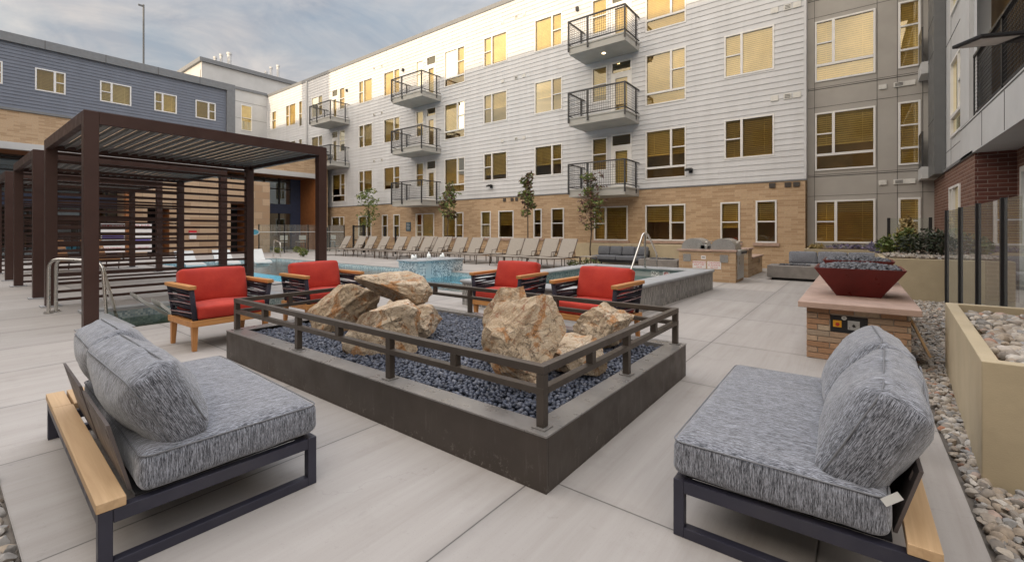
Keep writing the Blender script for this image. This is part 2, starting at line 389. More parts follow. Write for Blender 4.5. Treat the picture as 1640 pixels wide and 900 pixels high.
M['pebble'] = pebble_mat('blue_black_pebble', [(0, (.020, .025, .040)), (.5, (.055, .067, .102)), (.85, (.095, .11, .155)), (1, (.17, .18, .215))], .40)
M['lava'] = pebble_mat('grey_lava_pebble', [(0, (.05, .053, .064)), (.5, (.10, .105, .122)), (1, (.19, .195, .215))], .65)
M['gravel'] = pebble_mat('river_gravel_stone', [(0, (.20, .19, .18)), (.25, (.36, .29, .22)), (.5, (.30, .30, .30)), (.75, (.45, .39, .32)), (.93, (.52, .49, .45)), (1, (.34, .15, .08))], .8, 40)
M['boulder'] = boulder_mat()
M['fabric'] = fabric('grey_woven_fabric', (.19, .20, .23), (.014, .016, .023))
M['fabric_plain'] = plain('charcoal_outdoor_fabric', (.115, .122, .14), .95, var=.2, vs=40, bump=.3, bs=300)
M['piping'] = plain('grey_seam_piping', (.17, .175, .19), .95)
M['frame_navy'] = plain('navy_powder_coated_frame', (.032, .032, .050), .42, metal=.2, var=.15, dirt=.4)
M['plate'] = plain('brown_grey_back_plate', (.115, .095, .090), .5, metal=.3)
M['plank'] = wood('pale_teak_plank', (.46, .30, .16), (.58, .40, .23), 0, .8)
M['teak'] = wood('honey_teak', (.40, .17, .05), (.54, .26, .09), 2, .9, .5)
M['teak_h'] = wood('honey_teak_rail', (.42, .18, .055), (.56, .28, .10), 0, .9, .5)
M['teak_arm'] = wood('honey_teak_arm', (.42, .18, .055), (.56, .28, .10), 1, .9, .5)
M['red'] = red_cloth()
M['rope'] = plain('navy_cord', (.022, .020, .034), .85, var=.5, vs=60)
M['rope_light'] = plain('pale_flecked_cord', (.30, .20, .21), .85, var=.8, vs=90)
M['tag'] = plain('white_cloth_tag', (.5, .5, .48), .9)
M['stucco'] = plain('tan_stucco', (.43, .36, .245), .8, var=.09, vs=2.5, bump=.25, bs=120, dirt=.22)
M['soil'] = plain('mulch_soil', (.13, .095, .065), .95, var=.5, vs=20, bump=.8, bs=30)
M['sandstone'] = plain('pink_sandstone_slab', (.40, .285, .235), .7, var=.14, vs=7, bump=.12, bs=60)
M['bowl'] = plain('oxblood_bowl_metal', (.12, .011, .010), .33, metal=.15, var=.25, vs=4)
def loosebrick():
    g = NG('counter_brick')
    c = g.ramp(g.island(), [(0, (.30, .17, .095)), (.25, (.40, .235, .14)), (.5, (.36, .265, .19)), (.7, (.46, .40, .31)), (.88, (.44, .25, .14)), (1, (.31, .27, .22))])
    c = g.mix(g.ramp(g.noise(35, 6, .7), [(.4, 0), (.7, .4)]), c, (.22, .14, .09))
    g.col(c); g.rough(.85); g.bump(g.noise(70, 5), .5, .004); return g.m
M['brickloose'] = loosebrick()
M['mortar'] = plain('mortar', (.40, .35, .30), .95, bump=.3)
M['spa_stone'] = mosaic('slate_mosaic', [(0, (.13, .13, .13)), (.4, (.22, .215, .21)), (.75, (.30, .29, .28)), (1, (.40, .39, .37))], .026, grout=(.24, .235, .23), rough=.5, stretch=3.2)
M['cap_stone'] = plain('grey_stone_cap', (.33, .34, .355), .6, var=.12, vs=5, bump=.1)
M['fountain_tile'] = mosaic('blue_glass_mosaic', [(0, (.10, .13, .16)), (.3, (.22, .27, .30)), (.65, (.38, .43, .46)), (1, (.60, .64, .65))], .042, grout=(.42, .46, .48), rough=.2)
M['plaster'] = plain('pale_blue_pool_plaster', (.50, .82, .94), .6, var=.08, vs=2)
M['plaster_grey'] = plain('grey_green_plunge_plaster', (.46, .48, .42), .6, var=.15, vs=2)
M['tile_band'] = mosaic('pool_waterline_tile', [(0, (.20, .27, .30)), (.5, (.34, .42, .45)), (1, (.52, .58, .58))], .035, grout=(.4, .42, .42))
M['water'] = water('pool_water', (.62, .90, .96))
M['water_spa'] = water('spa_water', (.55, .80, .80), 5, .5)
M['water_plunge'] = water('plunge_water', (.66, .74, .66), 2, .15)
M['foam'] = plain('white_bubbling_water', (.85, .9, .92), .4)
M['sling'] = plain('taupe_sling_mesh', (.31, .28, .245), .8, var=.06, vs=20, bump=.15, bs=200)
M['loungeframe'] = plain('bronze_lounger_frame', (.12, .09, .07), .4, metal=.3)
M['resin'] = plain('white_resin', (.50, .51, .50), .35, var=.04)
M['resin_grey'] = plain('pale_grey_resin', (.50, .50, .48), .45, var=.08)
M['grill'] = plain('brushed_grill_steel', (.50, .505, .50), .33, metal=.7, var=.08, vs=15)
M['fireconc'] = plain('grey_cast_concrete', (.21, .195, .185), .75, var=.18, vs=5, bump=.15)
M['bark'] = plain('young_tree_bark', (.10, .075, .055), .9, var=.3, vs=30, bump=.5)
M['leaf'] = leafmat('green_tree_leaf', (.06, .10, .022), (.13, .185, .045), (.24, .25, .07))
M['leaf_red'] = leafmat('plum_tree_leaf', (.085, .035, .034), (.15, .07, .045), (.12, .13, .035))
M['leaf_dark'] = leafmat('dark_shrub_leaf', (.014, .022, .012), (.032, .048, .022), (.06, .05, .04))
M['leaf_bright'] = leafmat('bright_perennial_leaf', (.06, .10, .02), (.13, .17, .04), (.24, .22, .06))
M['leaf_lav'] = leafmat('lavender_flower', (.10, .09, .15), (.16, .13, .26), (.11, .14, .09))
M['leaf_straw'] = leafmat('straw_grass', (.30, .22, .09), (.42, .32, .14), (.22, .20, .06))
M['sign_white'] = plain('white_sign_face', (.78, .76, .76), .5, var=.03)
M['sign_red'] = plain('red_sign_ink', (.55, .02, .035), .5)
M['sign_blue'] = plain('blue_sign_face', (.05, .10, .14), .5)
M['sign_violet'] = plain('violet_sign_band', (.16, .13, .42), .5)
M['ink'] = plain('black_ink', (.015, .015, .015), .6)
M['yellow'] = plain('yellow_switch_plate', (.72, .36, .02), .45)
M['switch_red'] = plain('red_stop_button', (.45, .03, .02), .35)
M['netblue'] = plain('blue_net', (.08, .30, .42), .7)
M['vent'] = plain('white_vent_cover', (.62, .62, .60), .5)
M['vent_dark'] = plain('dark_bronze_vent', (.07, .055, .045), .5)
def glow():
    g = NG('warm_downlight'); g.b.inputs['Emission Color'].default_value = (1, .75, .4, 1); g.b.inputs['Emission Strength'].default_value = 6; return g.m
M['glow'] = glow()

# ------------------------------------------------------------------ mesh helpers
class MB:
    def __init__(s): s.v = []; s.f = []
    def add(s, vs, fs):
        o = len(s.v); s.v += [tuple(p) for p in vs]; s.f += [tuple(i + o for i in f) for f in fs]; return s
    def quad(s, a, b, c, d): return s.add([a, b, c, d], [(0, 1, 2, 3)])
    def box(s, x0, x1, y0, y1, z0, z1, m=None):
        vs = [Vector((x, y, z)) for z in (z0, z1) for x, y in ((x0, y0), (x1, y0), (x1, y1), (x0, y1))]
        if m is not None: vs = [m @ p for p in vs]
        return s.add(vs, [(3, 2, 1, 0), (4, 5, 6, 7), (0, 1, 5, 4), (1, 2, 6, 5), (2, 3, 7, 6), (3, 0, 4, 7)])
    def cbox(s, c, d, rot=(0, 0, 0)):
        from mathutils import Euler
        m = Matrix.Translation(c) @ Euler(rot).to_matrix().to_4x4()
        return s.box(-d[0] / 2, d[0] / 2, -d[1] / 2, d[1] / 2, -d[2] / 2, d[2] / 2, m)
    def prism(s, poly, z0, z1):
        n = len(poly)
        vs = [(x, y, z0) for x, y in poly] + [(x, y, z1) for x, y in poly]
        return s.add(vs, [tuple(range(n - 1, -1, -1)), tuple(range(n, 2 * n))] + [(i, (i + 1) % n, n + (i + 1) % n, n + i) for i in range(n)])
    def tube(s, pts, r, n=10, cap=True):
        pts = [Vector(p) for p in pts]; rs = r if isinstance(r, (list, tuple)) else [r] * len(pts)
        t0 = (pts[1] - pts[0]).normalized(); up = Vector((0, 0, 1)) if abs(t0.z) < .9 else Vector((1, 0, 0))
        a = t0.cross(up).normalized(); vs = []
        for i, p in enumerate(pts):
            t = (pts[min(i + 1, len(pts) - 1)] - pts[max(i - 1, 0)]).normalized()
            a = (a - t * a.dot(t)).normalized(); b = t.cross(a)
            for k in range(n):
                q = 2 * math.pi * k / n; vs.append(p + (a * math.cos(q) + b * math.sin(q)) * rs[i])
        fs = [(i * n + k, i * n + (k + 1) % n, (i + 1) * n + (k + 1) % n, (i + 1) * n + k) for i in range(len(pts) - 1) for k in range(n)]
        if cap: fs += [tuple(range(n - 1, -1, -1)), tuple(range((len(pts) - 1) * n, len(pts) * n))]
        return s.add(vs, fs)
    def cyl(s, c, r, h, n=16, r2=None, axis='z'):
        c = Vector(c); d = {'x': Vector((1, 0, 0)), 'y': Vector((0, 1, 0)), 'z': Vector((0, 0, 1))}[axis]
        return s.tube([c, c + d * h], [r, r if r2 is None else r2], n)
    def build(s, name, mat, parent=None, bevel=0, smooth=False, loc=None, seg=2, angle=None):
        me = bpy.data.meshes.new(name); me.from_pydata(s.v, [], s.f)
        me.materials.append(mat)
        bm = bmesh.new(); bm.from_mesh(me); bmesh.ops.recalc_face_normals(bm, faces=bm.faces); bm.to_mesh(me); bm.free()
        if smooth: me.polygons.foreach_set('use_smooth', [True] * len(me.polygons))
        if angle: me.set_sharp_from_angle(angle=R(angle))
        o = bpy.data.objects.new(name, me); COL.objects.link(o)
        if parent: o.parent = parent
        if loc: o.location = loc
        if bevel:
            b = o.modifiers.new('edge', 'BEVEL'); b.width = bevel; b.segments = seg; b.limit_method = 'ANGLE'
        return o

def tag(o, label, cat, group=None):
    o['label'] = label; o['category'] = cat
    if group: o['group'] = group
    return o
def thing(name, label, cat, loc=(0, 0, 0), rz=0, group=None):
    o = bpy.data.objects.new(name, None); COL.objects.link(o); o.location = loc; o.rotation_euler = (0, 0, rz)
    o.empty_display_size = .2
    return tag(o, label, cat, group)
def kind(o, k): o['kind'] = k; return o
def copy_thing(root, loc, rz, label, group=None):
    r = root.copy(); COL.objects.link(r); r.location = loc; r.rotation_euler = (0, 0, rz); r['label'] = label
    if group: r['group'] = group
    def rec(src, dst):
        for ch in [c for c in ALLCH(src)]:
            c = ch.copy(); COL.objects.link(c); c.parent = dst; rec(ch, c)
    rec(root, r); return r
def ALLCH(o): return list(o.children)

def cells(u0, u1, v0, v1, holes, vs=()):
    es = sorted(set([v0, v1] + [v for h in holes for v in (h[2], h[3]) if v0 < v < v1] + [v for v in vs if v0 < v < v1]))
    out = []
    for a, b in zip(es[:-1], es[1:]):
        if b - a < 1e-5: continue
        mid = (a + b) / 2
        iv = sorted((h[0], h[1]) for h in holes if h[2] < mid < h[3])
        cur = u0
        for p, q in iv:
            if p > cur: out.append((cur, min(p, u1), a, b))
            cur = max(cur, q)
        if cur < u1: out.append((cur, u1, a, b))
    return out
class Plane:
    """wall plane; P(u, v, off): off metres out of the wall"""
    def __init__(s, ax, at): s.ax, s.at = ax, at
    def __call__(s, u, v, off=0):
        if s.ax == 'y-': return (u, s.at - off, v)
        if s.ax == 'y+': return (u, s.at + off, v)
        if s.ax == 'x+': return (s.at + off, u, v)
        if s.ax == 'x-': return (s.at - off, u, v)
        if s.ax == 'z': return (u, v, s.at + off)
    def box(s, mb, u0, u1, v0, v1, o0, o1):
        vs = [s(u, v, o) for o in (o0, o1) for u, v in ((u0, v0), (u1, v0), (u1, v1), (u0, v1))]
        mb.add(vs, [(3, 2, 1, 0), (4, 5, 6, 7), (0, 1, 5, 4), (1, 2, 6, 5), (2, 3, 7, 6), (3, 0, 4, 7)])
def wall(P, u0, u1, v0, v1, holes, name, mat, parent, lap=0, off=0):
    mb = MB()
    if lap:
        n = int(round((v1 - v0) / lap)); lap = (v1 - v0) / n
        for i in range(n):
            a, b = v0 + i * lap, v0 + (i + 1) * lap
            for (p, q, c, d) in cells(u0, u1, a, b, holes):
                oa = off + .022 * (1 - (c - a) / lap) + .002; ob = off + .022 * (1 - (d - a) / lap) + .002
                mb.quad(P(p, c, oa), P(q, c, oa), P(q, d, ob), P(p, d, ob))
                if abs(c - a) < 1e-6: mb.quad(P(p, c, off - .004), P(q, c, off - .004), P(q, c, oa), P(p, c, oa))
    else:
        for (p, q, c, d) in cells(u0, u1, v0, v1, holes): mb.quad(P(p, c, off), P(q, c, off), P(q, d, off), P(p, d, off))
    return mb.build(name, mat, parent)

def panes_of(kind_, u0, u1, v0, v1):
    fw = .055; w = u1 - u0; h = v1 - v0
    def sash(a, b, c, d): m = (c + d) / 2; return [(a, b, c, m - .02), (a + .012, b - .012, m + .02 - .04 + .04, d)] if False else [(a, b, c, m - .022), (a, b, m + .022, d)]
    L, Rr, B, T = u0 + fw, u1 - fw, v0 + fw, v1 - fw
    if kind_ == 'S': return sash(L, Rr, B, T)
    if kind_ == 'W': return [(L, Rr, B, T)]
    if kind_ == 'LN': k = u0 + w * .36; return sash(L, k - .04, B, T) + [(k + .04, Rr, B, T)]
    if kind_ == 'RN': k = u1 - w * .36; return [(L, k - .04, B, T)] + sash(k + .04, Rr, B, T)
    if kind_ == 'RT':
        k = u1 - w * .36; t = v0 + h * .23; return [(L, Rr, B, t - .04), (L, k - .04, t + .04, T)] + sash(k + .04, Rr, t + .04, T)
    if kind_ == 'LT':
        k = u0 + w * .32; t = v0 + h * .27; return [(L, Rr, B, t - .04), (k + .04, Rr, t + .04, T)] + sash(L, k - .04, t + .04, T)
    if kind_ == '3':
        t = v0 + h * .27; return [(L, Rr, B, t - .03)] + sash(L, Rr, t + .03, T)
WIN_RND = random.Random(3)
def window(P, k, u0, u1, v0, v1, parent, blind=None, sill=False, panemat=None, name='window'):
    if blind is None: blind = WIN_RND.choice([1, 1, 1, .97, .9, .62, 1, .78, .5])
    ps = panes_of(k, u0, u1, v0, v1)
    mb = MB()
    for (a, b, c, d) in cells(u0, u1, v0, v1, ps): P.box(mb, a, b, c, d, -.045, .035)
    # outer casing reveal back to the wall
    fr = mb.build(name, M['white_trim'], parent)
    if sill:
        s = MB(); P.box(s, u0 - .08, u1 + .08, v0 - .11, v0 - .003, -.02, .07); s.build('sill', M['sandstone'], fr)
    pm = MB()
    for (a, b, c, d) in ps: pm.quad(P(a, c, -.02), P(b, c, -.02), P(b, d, -.02), P(a, d, -.02))
    pm.build('pane', panemat or M['pane'], fr)
    if blind > 0:
        b = MB(); H = (v1 - v0 - .1); zb = v1 - .05 - H * blind; z = v1 - .06; st = .072
        while z > zb:
            b.quad(P(u0 + .05, z, -.10), P(u1 - .05, z, -.10), P(u1 - .05, z - .050, -.130), P(u0 + .05, z - .050, -.130)); z -= st
        P.box(b, u0 + .05, u1 - .05, zb - .03, zb, -.13, -.10)
        for q in (.2, .8):
            uu = u0 + (u1 - u0) * q; P.box(b, uu - .008, uu + .008, zb, v1 - .06, -.099, -.097)
        b.build('blind', M['blind'], fr)
    return fr
def door(P, u0, u1, v0, v1, parent):
    t = v1 - .55
    ps = [(u0 + .06, u1 - .06, t + .05, v1 - .06), (u0 + .2, u1 - .2, v0 + .25, t - .2)]
    mb = MB()
    for (a, b, c, d) in cells(u0, u1, v0, v1, ps): P.box(mb, a, b, c, d, -.045, .03)
    P.box(mb, u0 + .09, u1 - .09, v0 + .04, t - .05, .0305, .05) if False else None
    fr = mb.build('balcony_door', M['white_trim'], parent)
    pm = MB()
    for (a, b, c, d) in ps: pm.quad(P(a, c, -.02), P(b, c, -.02), P(b, d, -.02), P(a, d, -.02))
    pm.build('pane', M['pane'], fr)
    b = MB(); z = t - .2
    while z > v0 + .25:
        b.quad(P(u0 + .18, z, -.10), P(u1 - .18, z, -.10), P(u1 - .18, z - .050, -.130), P(u0 + .18, z - .050, -.130)); z -= .072
    b.build('blind', M['blind'], fr)
    h = MB(); P.box(h, u0 + .09, u0 + .12, v0 + .95, v0 + 1.12, .03, .06); h.build('handle', M['steel'], fr)
    return fr
def vent(P, u, v, parent, w=.24, h=.2, mat='vent', slats=True):
    mb = MB(); P.box(mb, u - w / 2, u + w / 2, v - h / 2, v + h / 2, -.02, .045)
    o = mb.build('wall_vent', M[mat], parent, bevel=.008)
    if slats:
        s = MB()
        for i in range(3): P.box(s, u - w * .36, u + w * .36, v - h * .28 + i * h * .25, v - h * .28 + i * h * .25 + .02, .0455, .05)
        s.build('louvre', M['seam'], o)
    return o
def roombox(P, holes_u0, holes_u1, v0, v1, parent, depth=1.2):
    mb = MB(); mb.quad(P(holes_u0, v0, -depth), P(holes_u1, v0, -depth), P(holes_u1, v1, -depth), P(holes_u0, v1, -depth))
    return mb.build('room_back', M['room'], parent)
def balcony(P, u0, u1, zt, parent, depth=1.5, th=.33, light=False):
    mb = MB(); P.box(mb, u0 + .03, u1 - .03, zt - th, zt - .06, .03, depth - .03)
    o = mb.build('balcony', M['balcony_conc'], parent)
    s = MB(); P.box(s, u0, u1, zt - .06, zt, .03, depth); s.build('deck', M['balcony_conc'], o)
    r = MB(); t = .03
    posts = [(u0 + .03, depth - .0), (u0 + (u1 - u0) * .36, depth - .0), (u1 - .03, depth - .0), (u1 - .03, .35), (u0 + .03, .35)]
    for (u, d) in posts: P.box(r, u - t, u + t, zt - .22, zt + 1.06, d - t + .02, d + t + .02)
    for z in (zt + 1.06, zt + .08):
        hh = .05 if z > zt + .5 else .03
        P.box(r, u0, u1, z, z + hh, depth - .02, depth + .05)
        for u in (u0 + .0, u1 - .06): P.box(r, u, u + .06, z, z + hh, .05, depth - .025)
    rail = r.build('railing', M['rail_metal'], o)
    w = MB(); q = .005
    u = u0 + .1
    while u < u1 - .08: P.box(w, u - q, u + q, zt + .11, zt + 1.06, depth + .012, depth + .018); u += .1
    z = zt + .2
    while z < zt + 1.03:
        P.box(w, u0 + .03, u1 - .03, z - q, z + q, depth + .005, depth + .011)
        for uu in (u0 + .03, u1 - .036): P.box(w, uu, uu + .006, z - q, z + q, .1, depth)
        z += .1
    d = .15
    while d < depth:
        for uu in (u0 + .022, u1 - .044): P.box(w, uu, uu + .006, zt + .11, zt + 1.06, d - q, d + q)
        d += .1
    w.build('wire_mesh', M['rail_metal'], o)
    if light:
        l = MB(); c = P((u0 + u1) / 2, zt - th - .012, depth * .5); l.cyl(c, .07, .012, 16); l.build('downlight', M['glow'], o)
    return o

# ------------------------------------------------------------------ ground, deck, pool shells
DX0, DX1, DY0, DY1 = -44.0, .44, .238, 18.6
POOL = [(-22.5, -11.8, 5.55, 10.4), (-11.8, -5.79, 6.95, 10.4)]     # two overlapping basins side by side
PLUNGE = (-9.95, -8.05, 1.75, 4.3)
Pz = Plane('z', 0)
holes = POOL + [PLUNGE]
wall(Pz, DX0, DX1, DY0, DY1, holes, 'deck_paving', M['concrete'], None)
d = bpy.data.objects['deck_paving']; kind(d, 'structure')
mb = MB()
for (a, b, c, e) in cells(-600, 600, -600, 600, [(DX0, DX1, DY0, DY1)]): mb.quad((a, c, -.03), (b, c, -.03), (b, e, -.03), (a, e, -.03))
kind(mb.build('ground', M['earth']), 'structure')
# deck edge (concrete kerb thickness towards the gravel)
mb = MB(); mb.box(DX1 - .12, DX1 + .004, DY0, 11.7, -.2, -.004); mb.box(-5, DX1, DY0 - .004, DY0 + .1, -.2, -.004)
kind(mb.build('deck_edge', M['concrete']), 'structure')
def basin(x0, x1, y0, y1, depth, mat, name, sides='NSEW'):
    mb = MB(); z0 = -depth; zt = -.002
    mb.quad((x0, y0, z0), (x1, y0, z0), (x1, y1, z0), (x0, y1, z0))
    if 'S' in sides: mb.quad((x0, y0, z0), (x1, y0, z0), (x1, y0, zt), (x0, y0, zt))
    if 'N' in sides: mb.quad((x0, y1, z0), (x1, y1, z0), (x1, y1, zt), (x0, y1, zt))
    if 'W' in sides: mb.quad((x0, y0, z0), (x0, y1, z0), (x0, y1, zt), (x0, y0, zt))
    if 'E' in sides: mb.quad((x1, y0, z0), (x1, y1, z0), (x1, y1, zt), (x1, y0, zt))
    return kind(mb.build(name, mat), 'structure')
basin(-22.5, -11.8, 5.55, 10.4, 1.1, M['plaster'], 'pool_basin', 'NSW')
basin(-11.8, -5.79, 6.95, 10.4, 1.1, M['plaster'], 'pool_basin', 'NSE')
mb = MB(); mb.quad((-11.8, 5.55, -1.1), (-11.8, 6.95, -1.1), (-11.8, 6.95, -.002), (-11.8, 5.55, -.002))
kind(mb.build('pool_basin', M['plaster']), 'structure')
mb = MB(); mb.box(-22.45, -18.6, 5.6, 10.35, -1.09, -.32); kind(mb.build('pool_shelf', M['plaster']), 'structure')
mb = MB()
for (a, b, c, e) in cells(-22.5, -5.79, 5.55, 10.4, [(-11.8, -5.79, 5.0, 6.95), (-11.44, -10.45, 8.96, 11.0)]): mb.quad((a, c, -.11), (b, c, -.11), (b, e, -.11), (a, e, -.11))
kind(mb.build('pool_water', M['water']), 'structure')
# coping band round the pool
mb = MB(); w = .32; z0, z1 = .004, .035
mb.box(-22.5 - w, -5.79, 10.4 - .03, 10.4 + w, z0, z1); mb.box(-22.5 - w, -22.5 + .03, 5.55 - w, 10.368, z0, z1)
mb.box(-22.468, -11.8 + w, 5.55 - w, 5.58, z0, z1); mb.box(-11.83, -11.8 + w, 5.583, 6.95 - w, z0, z1); mb.box(-11.83, -5.85, 6.953 - w, 6.98, z0, z1)
kind(mb.build('pool_coping', M['concrete'], bevel=.012), 'structure')
mb = MB()
mb.box(-22.49, -5.8, 10.375, 10.392, -.3, -.003); mb.box(-22.49, -22.475, 5.6, 10.37, -.3, -.003)
mb.box(-5.81, -5.795, 6.98, 10.37, -.3, -.003)
kind(mb.build('pool_tile_band', M['tile_band']), 'structure')
basin(*PLUNGE, .9, M['plaster_grey'], 'plunge_basin')
x0, x1, y0, y1 = PLUNGE
mb = MB(); mb.quad((x0, y0, -.14), (x1, y0, -.14), (x1, y1, -.14), (x0, y1, -.14)); kind(mb.build('plunge_water', M['water_plunge']), 'structure')
mb = MB(); mb.box(x0 - .25, x0 + .03, y0 - .25, y1 + .25, .004, .05); mb.box(x0 + .033, x1, y0 - .25, y0 + .03, .004, .012); mb.box(x0 + .033, x1, y1 - .03, y1 + .25, .004, .05)
kind(mb.build('plunge_coping', M['cap_stone'], bevel=.015), 'structure')
mb = MB(); mb.box(x0 + .002, x0 + .016, y0, y1, -.28, -.003); mb.box(x0 + .02, x1, y1 - .016, y1 - .002, -.28, -.003)
kind(mb.build('plunge_tile_band', M['tile_band']), 'structure')

# ------------------------------------------------------------------ the white apartment building
YF = 18.5
PF = Plane('y-', YF)
wb = thing('apartment_building', 'long four storey building with white lap siding above tan brick', 'building', (0, 0, 0))
F = [3.15, 6.25, 9.35]
specs = []      # kind,u0,u1,v0,v1,(blind)
for f in range(3):
    z = 4.06 + 3.1 * f; t = z + 1.5 + (.1 if f else 0)
    specs += [('LN', -3.97, -2.31, z, t), ('RT', -7.05, -5.38, z - .55, t), ('S', -9.56, -8.8, z, t), ('D', -8.62, -7.66, F[f] + .05, t + .05),
              ('RN', -12.75, -11.14, z, t), ('LN', -16.13, -14.5, z, t), ('RT', -19.19, -17.53, z - .5, t), ('S', -21.7, -21.0, z, t), ('D', -20.75, -19.9, F[f] + .05, t + .05),
              ('RN', -24.95, -23.26, z, t), ('LN', -27.8, -26.2, z, t)]
    if f == 0: specs += [('RT', -31.25, -29.5, z - .57, t)]
    else: specs += [('D', -31.25, -30.45, F[f] + .05, t + .05), ('S', -30.24, -29.5, z, t), ('RN', -34.2, -32.56, z, t), ('S', -36.2, -35.65, z - .4, t + .1), ('LN', -38.4, -36.7, z - .1, t + .1), ('S', -40.9, -40.1, z, t)]
B1 = [('RN', -31.25, -29.6, .95, 2.4), ('RN', -27.8, -26.3, .95, 2.4), ('S', -25.1, -24.5, .95, 2.42), ('S', -23.9, -23.26, .95, 2.42), ('LN', -21.7, -20.05, .98, 2.42),
      ('RN', -19.3, -17.63, .95, 2.42), ('S', -16.3, -15.6, .98, 2.42), ('W', -15.07, -14.05, .98, 2.42), ('S', -12.8, -12.3, 1.0, 2.45), ('S', -11.75, -11.03, 1.0, 2.45),
      ('LN', -9.45, -7.83, .93, 2.44), ('RN', -7.05, -5.4, .95, 2.44), ('S', -4.1, -3.42, .93, 2.44), ('S', -2.9, -2.23, .92, 2.46)]
hol = [(s[1], s[2], s[3], s[4]) for s in specs]
wall(PF, -42.0, -1.37, 3.16, 13.3, hol, 'lap_siding', M['siding'], wb, lap=.205)
hb = [(s[1], s[2], s[3], s[4]) for s in B1]
wall(PF, -33.0, -1.34, -.05, 3.10, hb, 'brick_base', M['brick_x'], wb, off=.03)
mb = MB(); mb.box(-33, -1.33, YF - .055, YF + .02, 3.104, 3.156); mb.build('flashing', M['coping_grey'], wb)
mb = MB(); mb.box(-1.372, -1.34, YF - .03, YF + .3, -.05, 3.1); mb.build('brick_return', M['brick_y'], wb)
mb = MB(); mb.box(-1.42, -1.345, YF - .03, YF + .32, 3.16, 13.3); mb.build('corner_board', M['siding'], wb)
mb = MB(); mb.box(-42.02, -1.33, YF - .06, YF + .4, 13.3, 13.52); mb.build('parapet_cap', M['coping_grey'], wb)
mb = MB(); mb.box(-42, -1.4, YF + .45, YF + 14, 12.9, 13.0); mb.box(-42, -1.4, YF + 13.9, YF + 14, -.05, 12.9); mb.box(-42, -41.9, YF + .1, YF + 13.8, -.05, 12.9)
mb.box(-1.5, -1.4, YF + .1, YF + 13.8, -.05, 12.9)
for z in (3.1, 6.2, 9.3): mb.box(-41.8, -1.55, YF + .2, YF + 13.8, z - .1, z)
mb.build('rear_shell', M['panel'], wb)
roombox(PF, -41.9, -1.5, 0, 12.9, wb, 1.5)
mb = MB(); mb.box(-34.9, -34.78, YF - .12, YF - .03, 3.2, 13.3); mb.build('downspout', M['panel_pale'], wb)
for (k, a, b, c, e) in specs:
    if k == 'D': door(PF, a, b, c, e, wb)
    else: window(PF, k, a, b, c, e, wb)
PB = Plane('y-', YF - .03)
for i, (k, a, b, c, e) in enumerate(B1): window(PB, k, a, b, c, e, wb, sill=True, blind=.45 if i == 11 else (.35 if i in (8, 9) else None))
for f in range(3):
    zt = F[f] - .02
    for (a, b, dp) in ((-9.95, -7.3, 1.5), (-22.2, -19.45, 1.5)): balcony(PF, a, b, zt + .02, wb, dp, light=(f == 2 and a > -12))
    if f: balcony(PF, -31.7, -28.9, zt + .02, wb, 1.5)
for z in (6.1, 9.25, 12.4):
    for u in (-2.3, -1.9, -1.62): vent(PF, u, z if z < 12 else 12.35, wb, slats=(u == -1.9))
    for u in (-14.8, -13.9, -13.4): vent(PF, u, z, wb, .18, .16, slats=(u == -13.9))
    for u in (-26.0, -25.15): vent(PF, u, z, wb, .18, .16)
for u in (-2.37, -1.89, -1.63): vent(PB, u, 2.98, wb, .2, .17, 'vent_dark')
for u in (-14.65, -14.15, -13.85, -13.2): vent(PB, u, 2.98, wb, .17, .17, 'vent_dark')
for u in (-5.19, -15.55):
    mb = MB(); PF.box(mb, u - .07, u + .07, 3.66, 3.82, .02, .08); o = mb.build('flood_lamp', M['black'], wb)
    mb = MB(); mb.cbox((u - .05, YF - .2, 3.78), (.24, .2, .07), (R(25), 0, 0)); mb.build('lamp_head', M['black'], o, bevel=.01)
mb = MB()
for u in (-8.9, -21.0, -30.6): pass
for (u, z) in ((-10.3, 11.7), (-22.9, 11.6), (-29.2, 11.5)): PF.box(mb, u - .06, u + .06, z - .09, z + .09, .02, .14)
mb.build('porch_lamp', M['black'], wb)

# ------------------------------------------------------------------ grey panel wing to the right
gb = thing('panel_wing', 'grey fibre panel wing with tall white framed windows beside white siding', 'building', (0, 0, 0))
PG = Plane('y-', 18.8)
gw = []
for f in range(4):
    z = [.94, 3.43, 6.5, 9.6][f]; t = [2.4, 5.43, 8.6, 11.7][f]
    gw += [('LN' if f == 0 else 'LT', -1.12, .52, z, t), ('S' if f == 0 else '3', 1.08, 1.61, z, t)]
wall(PG, -1.34, 2.2, -.05, 13.3, [g[1:] for g in gw], 'panel_wall', M['panel'], gb)
for i, g_ in enumerate(gw): window(PG, *g_, gb, blind=[1, .9, .55, 1, 1, 1, 1, 1][i])
roombox(PG, -1.34, 2.2, 0, 13, gb, 1.3)
mb = MB()
for z in (2.55, 3.28, 5.62, 6.3, 8.75, 9.4): PG.box(mb, -1.33, 1.94, z, z + .012, .001, .004)
for z in (3.22, 6.24, 9.34): PG.box(mb, -1.33, 1.94, z, z + .02, .001, .008)
for u in (-1.13, .56, 1.06, 1.66): PG.box(mb, u - .006, u + .006, .0, 13.2, .0045, .007)
mb.build('panel_joint', M['seam'], gb)
for z in (2.91, 6.0, 9.1):
    for u, s in ((.7, False), (1.1, True), (1.36, False)): vent(PG, u, z, gb, .2 if u < 1 else .26, .15, slats=s)
mb = MB(); mb.box(-1.34, 2.2, 18.75, 19.2, 13.3, 13.5); mb.build('parapet_cap', M['coping_grey'], gb)
mb = MB(); mb.box(-1.3, 2.2, 20.5, 20.6, 0, 13.2); mb.box(-1.3, 2.2, 19, 20.5, 13.1, 13.2); mb.build('rear_shell', M['panel'], gb)

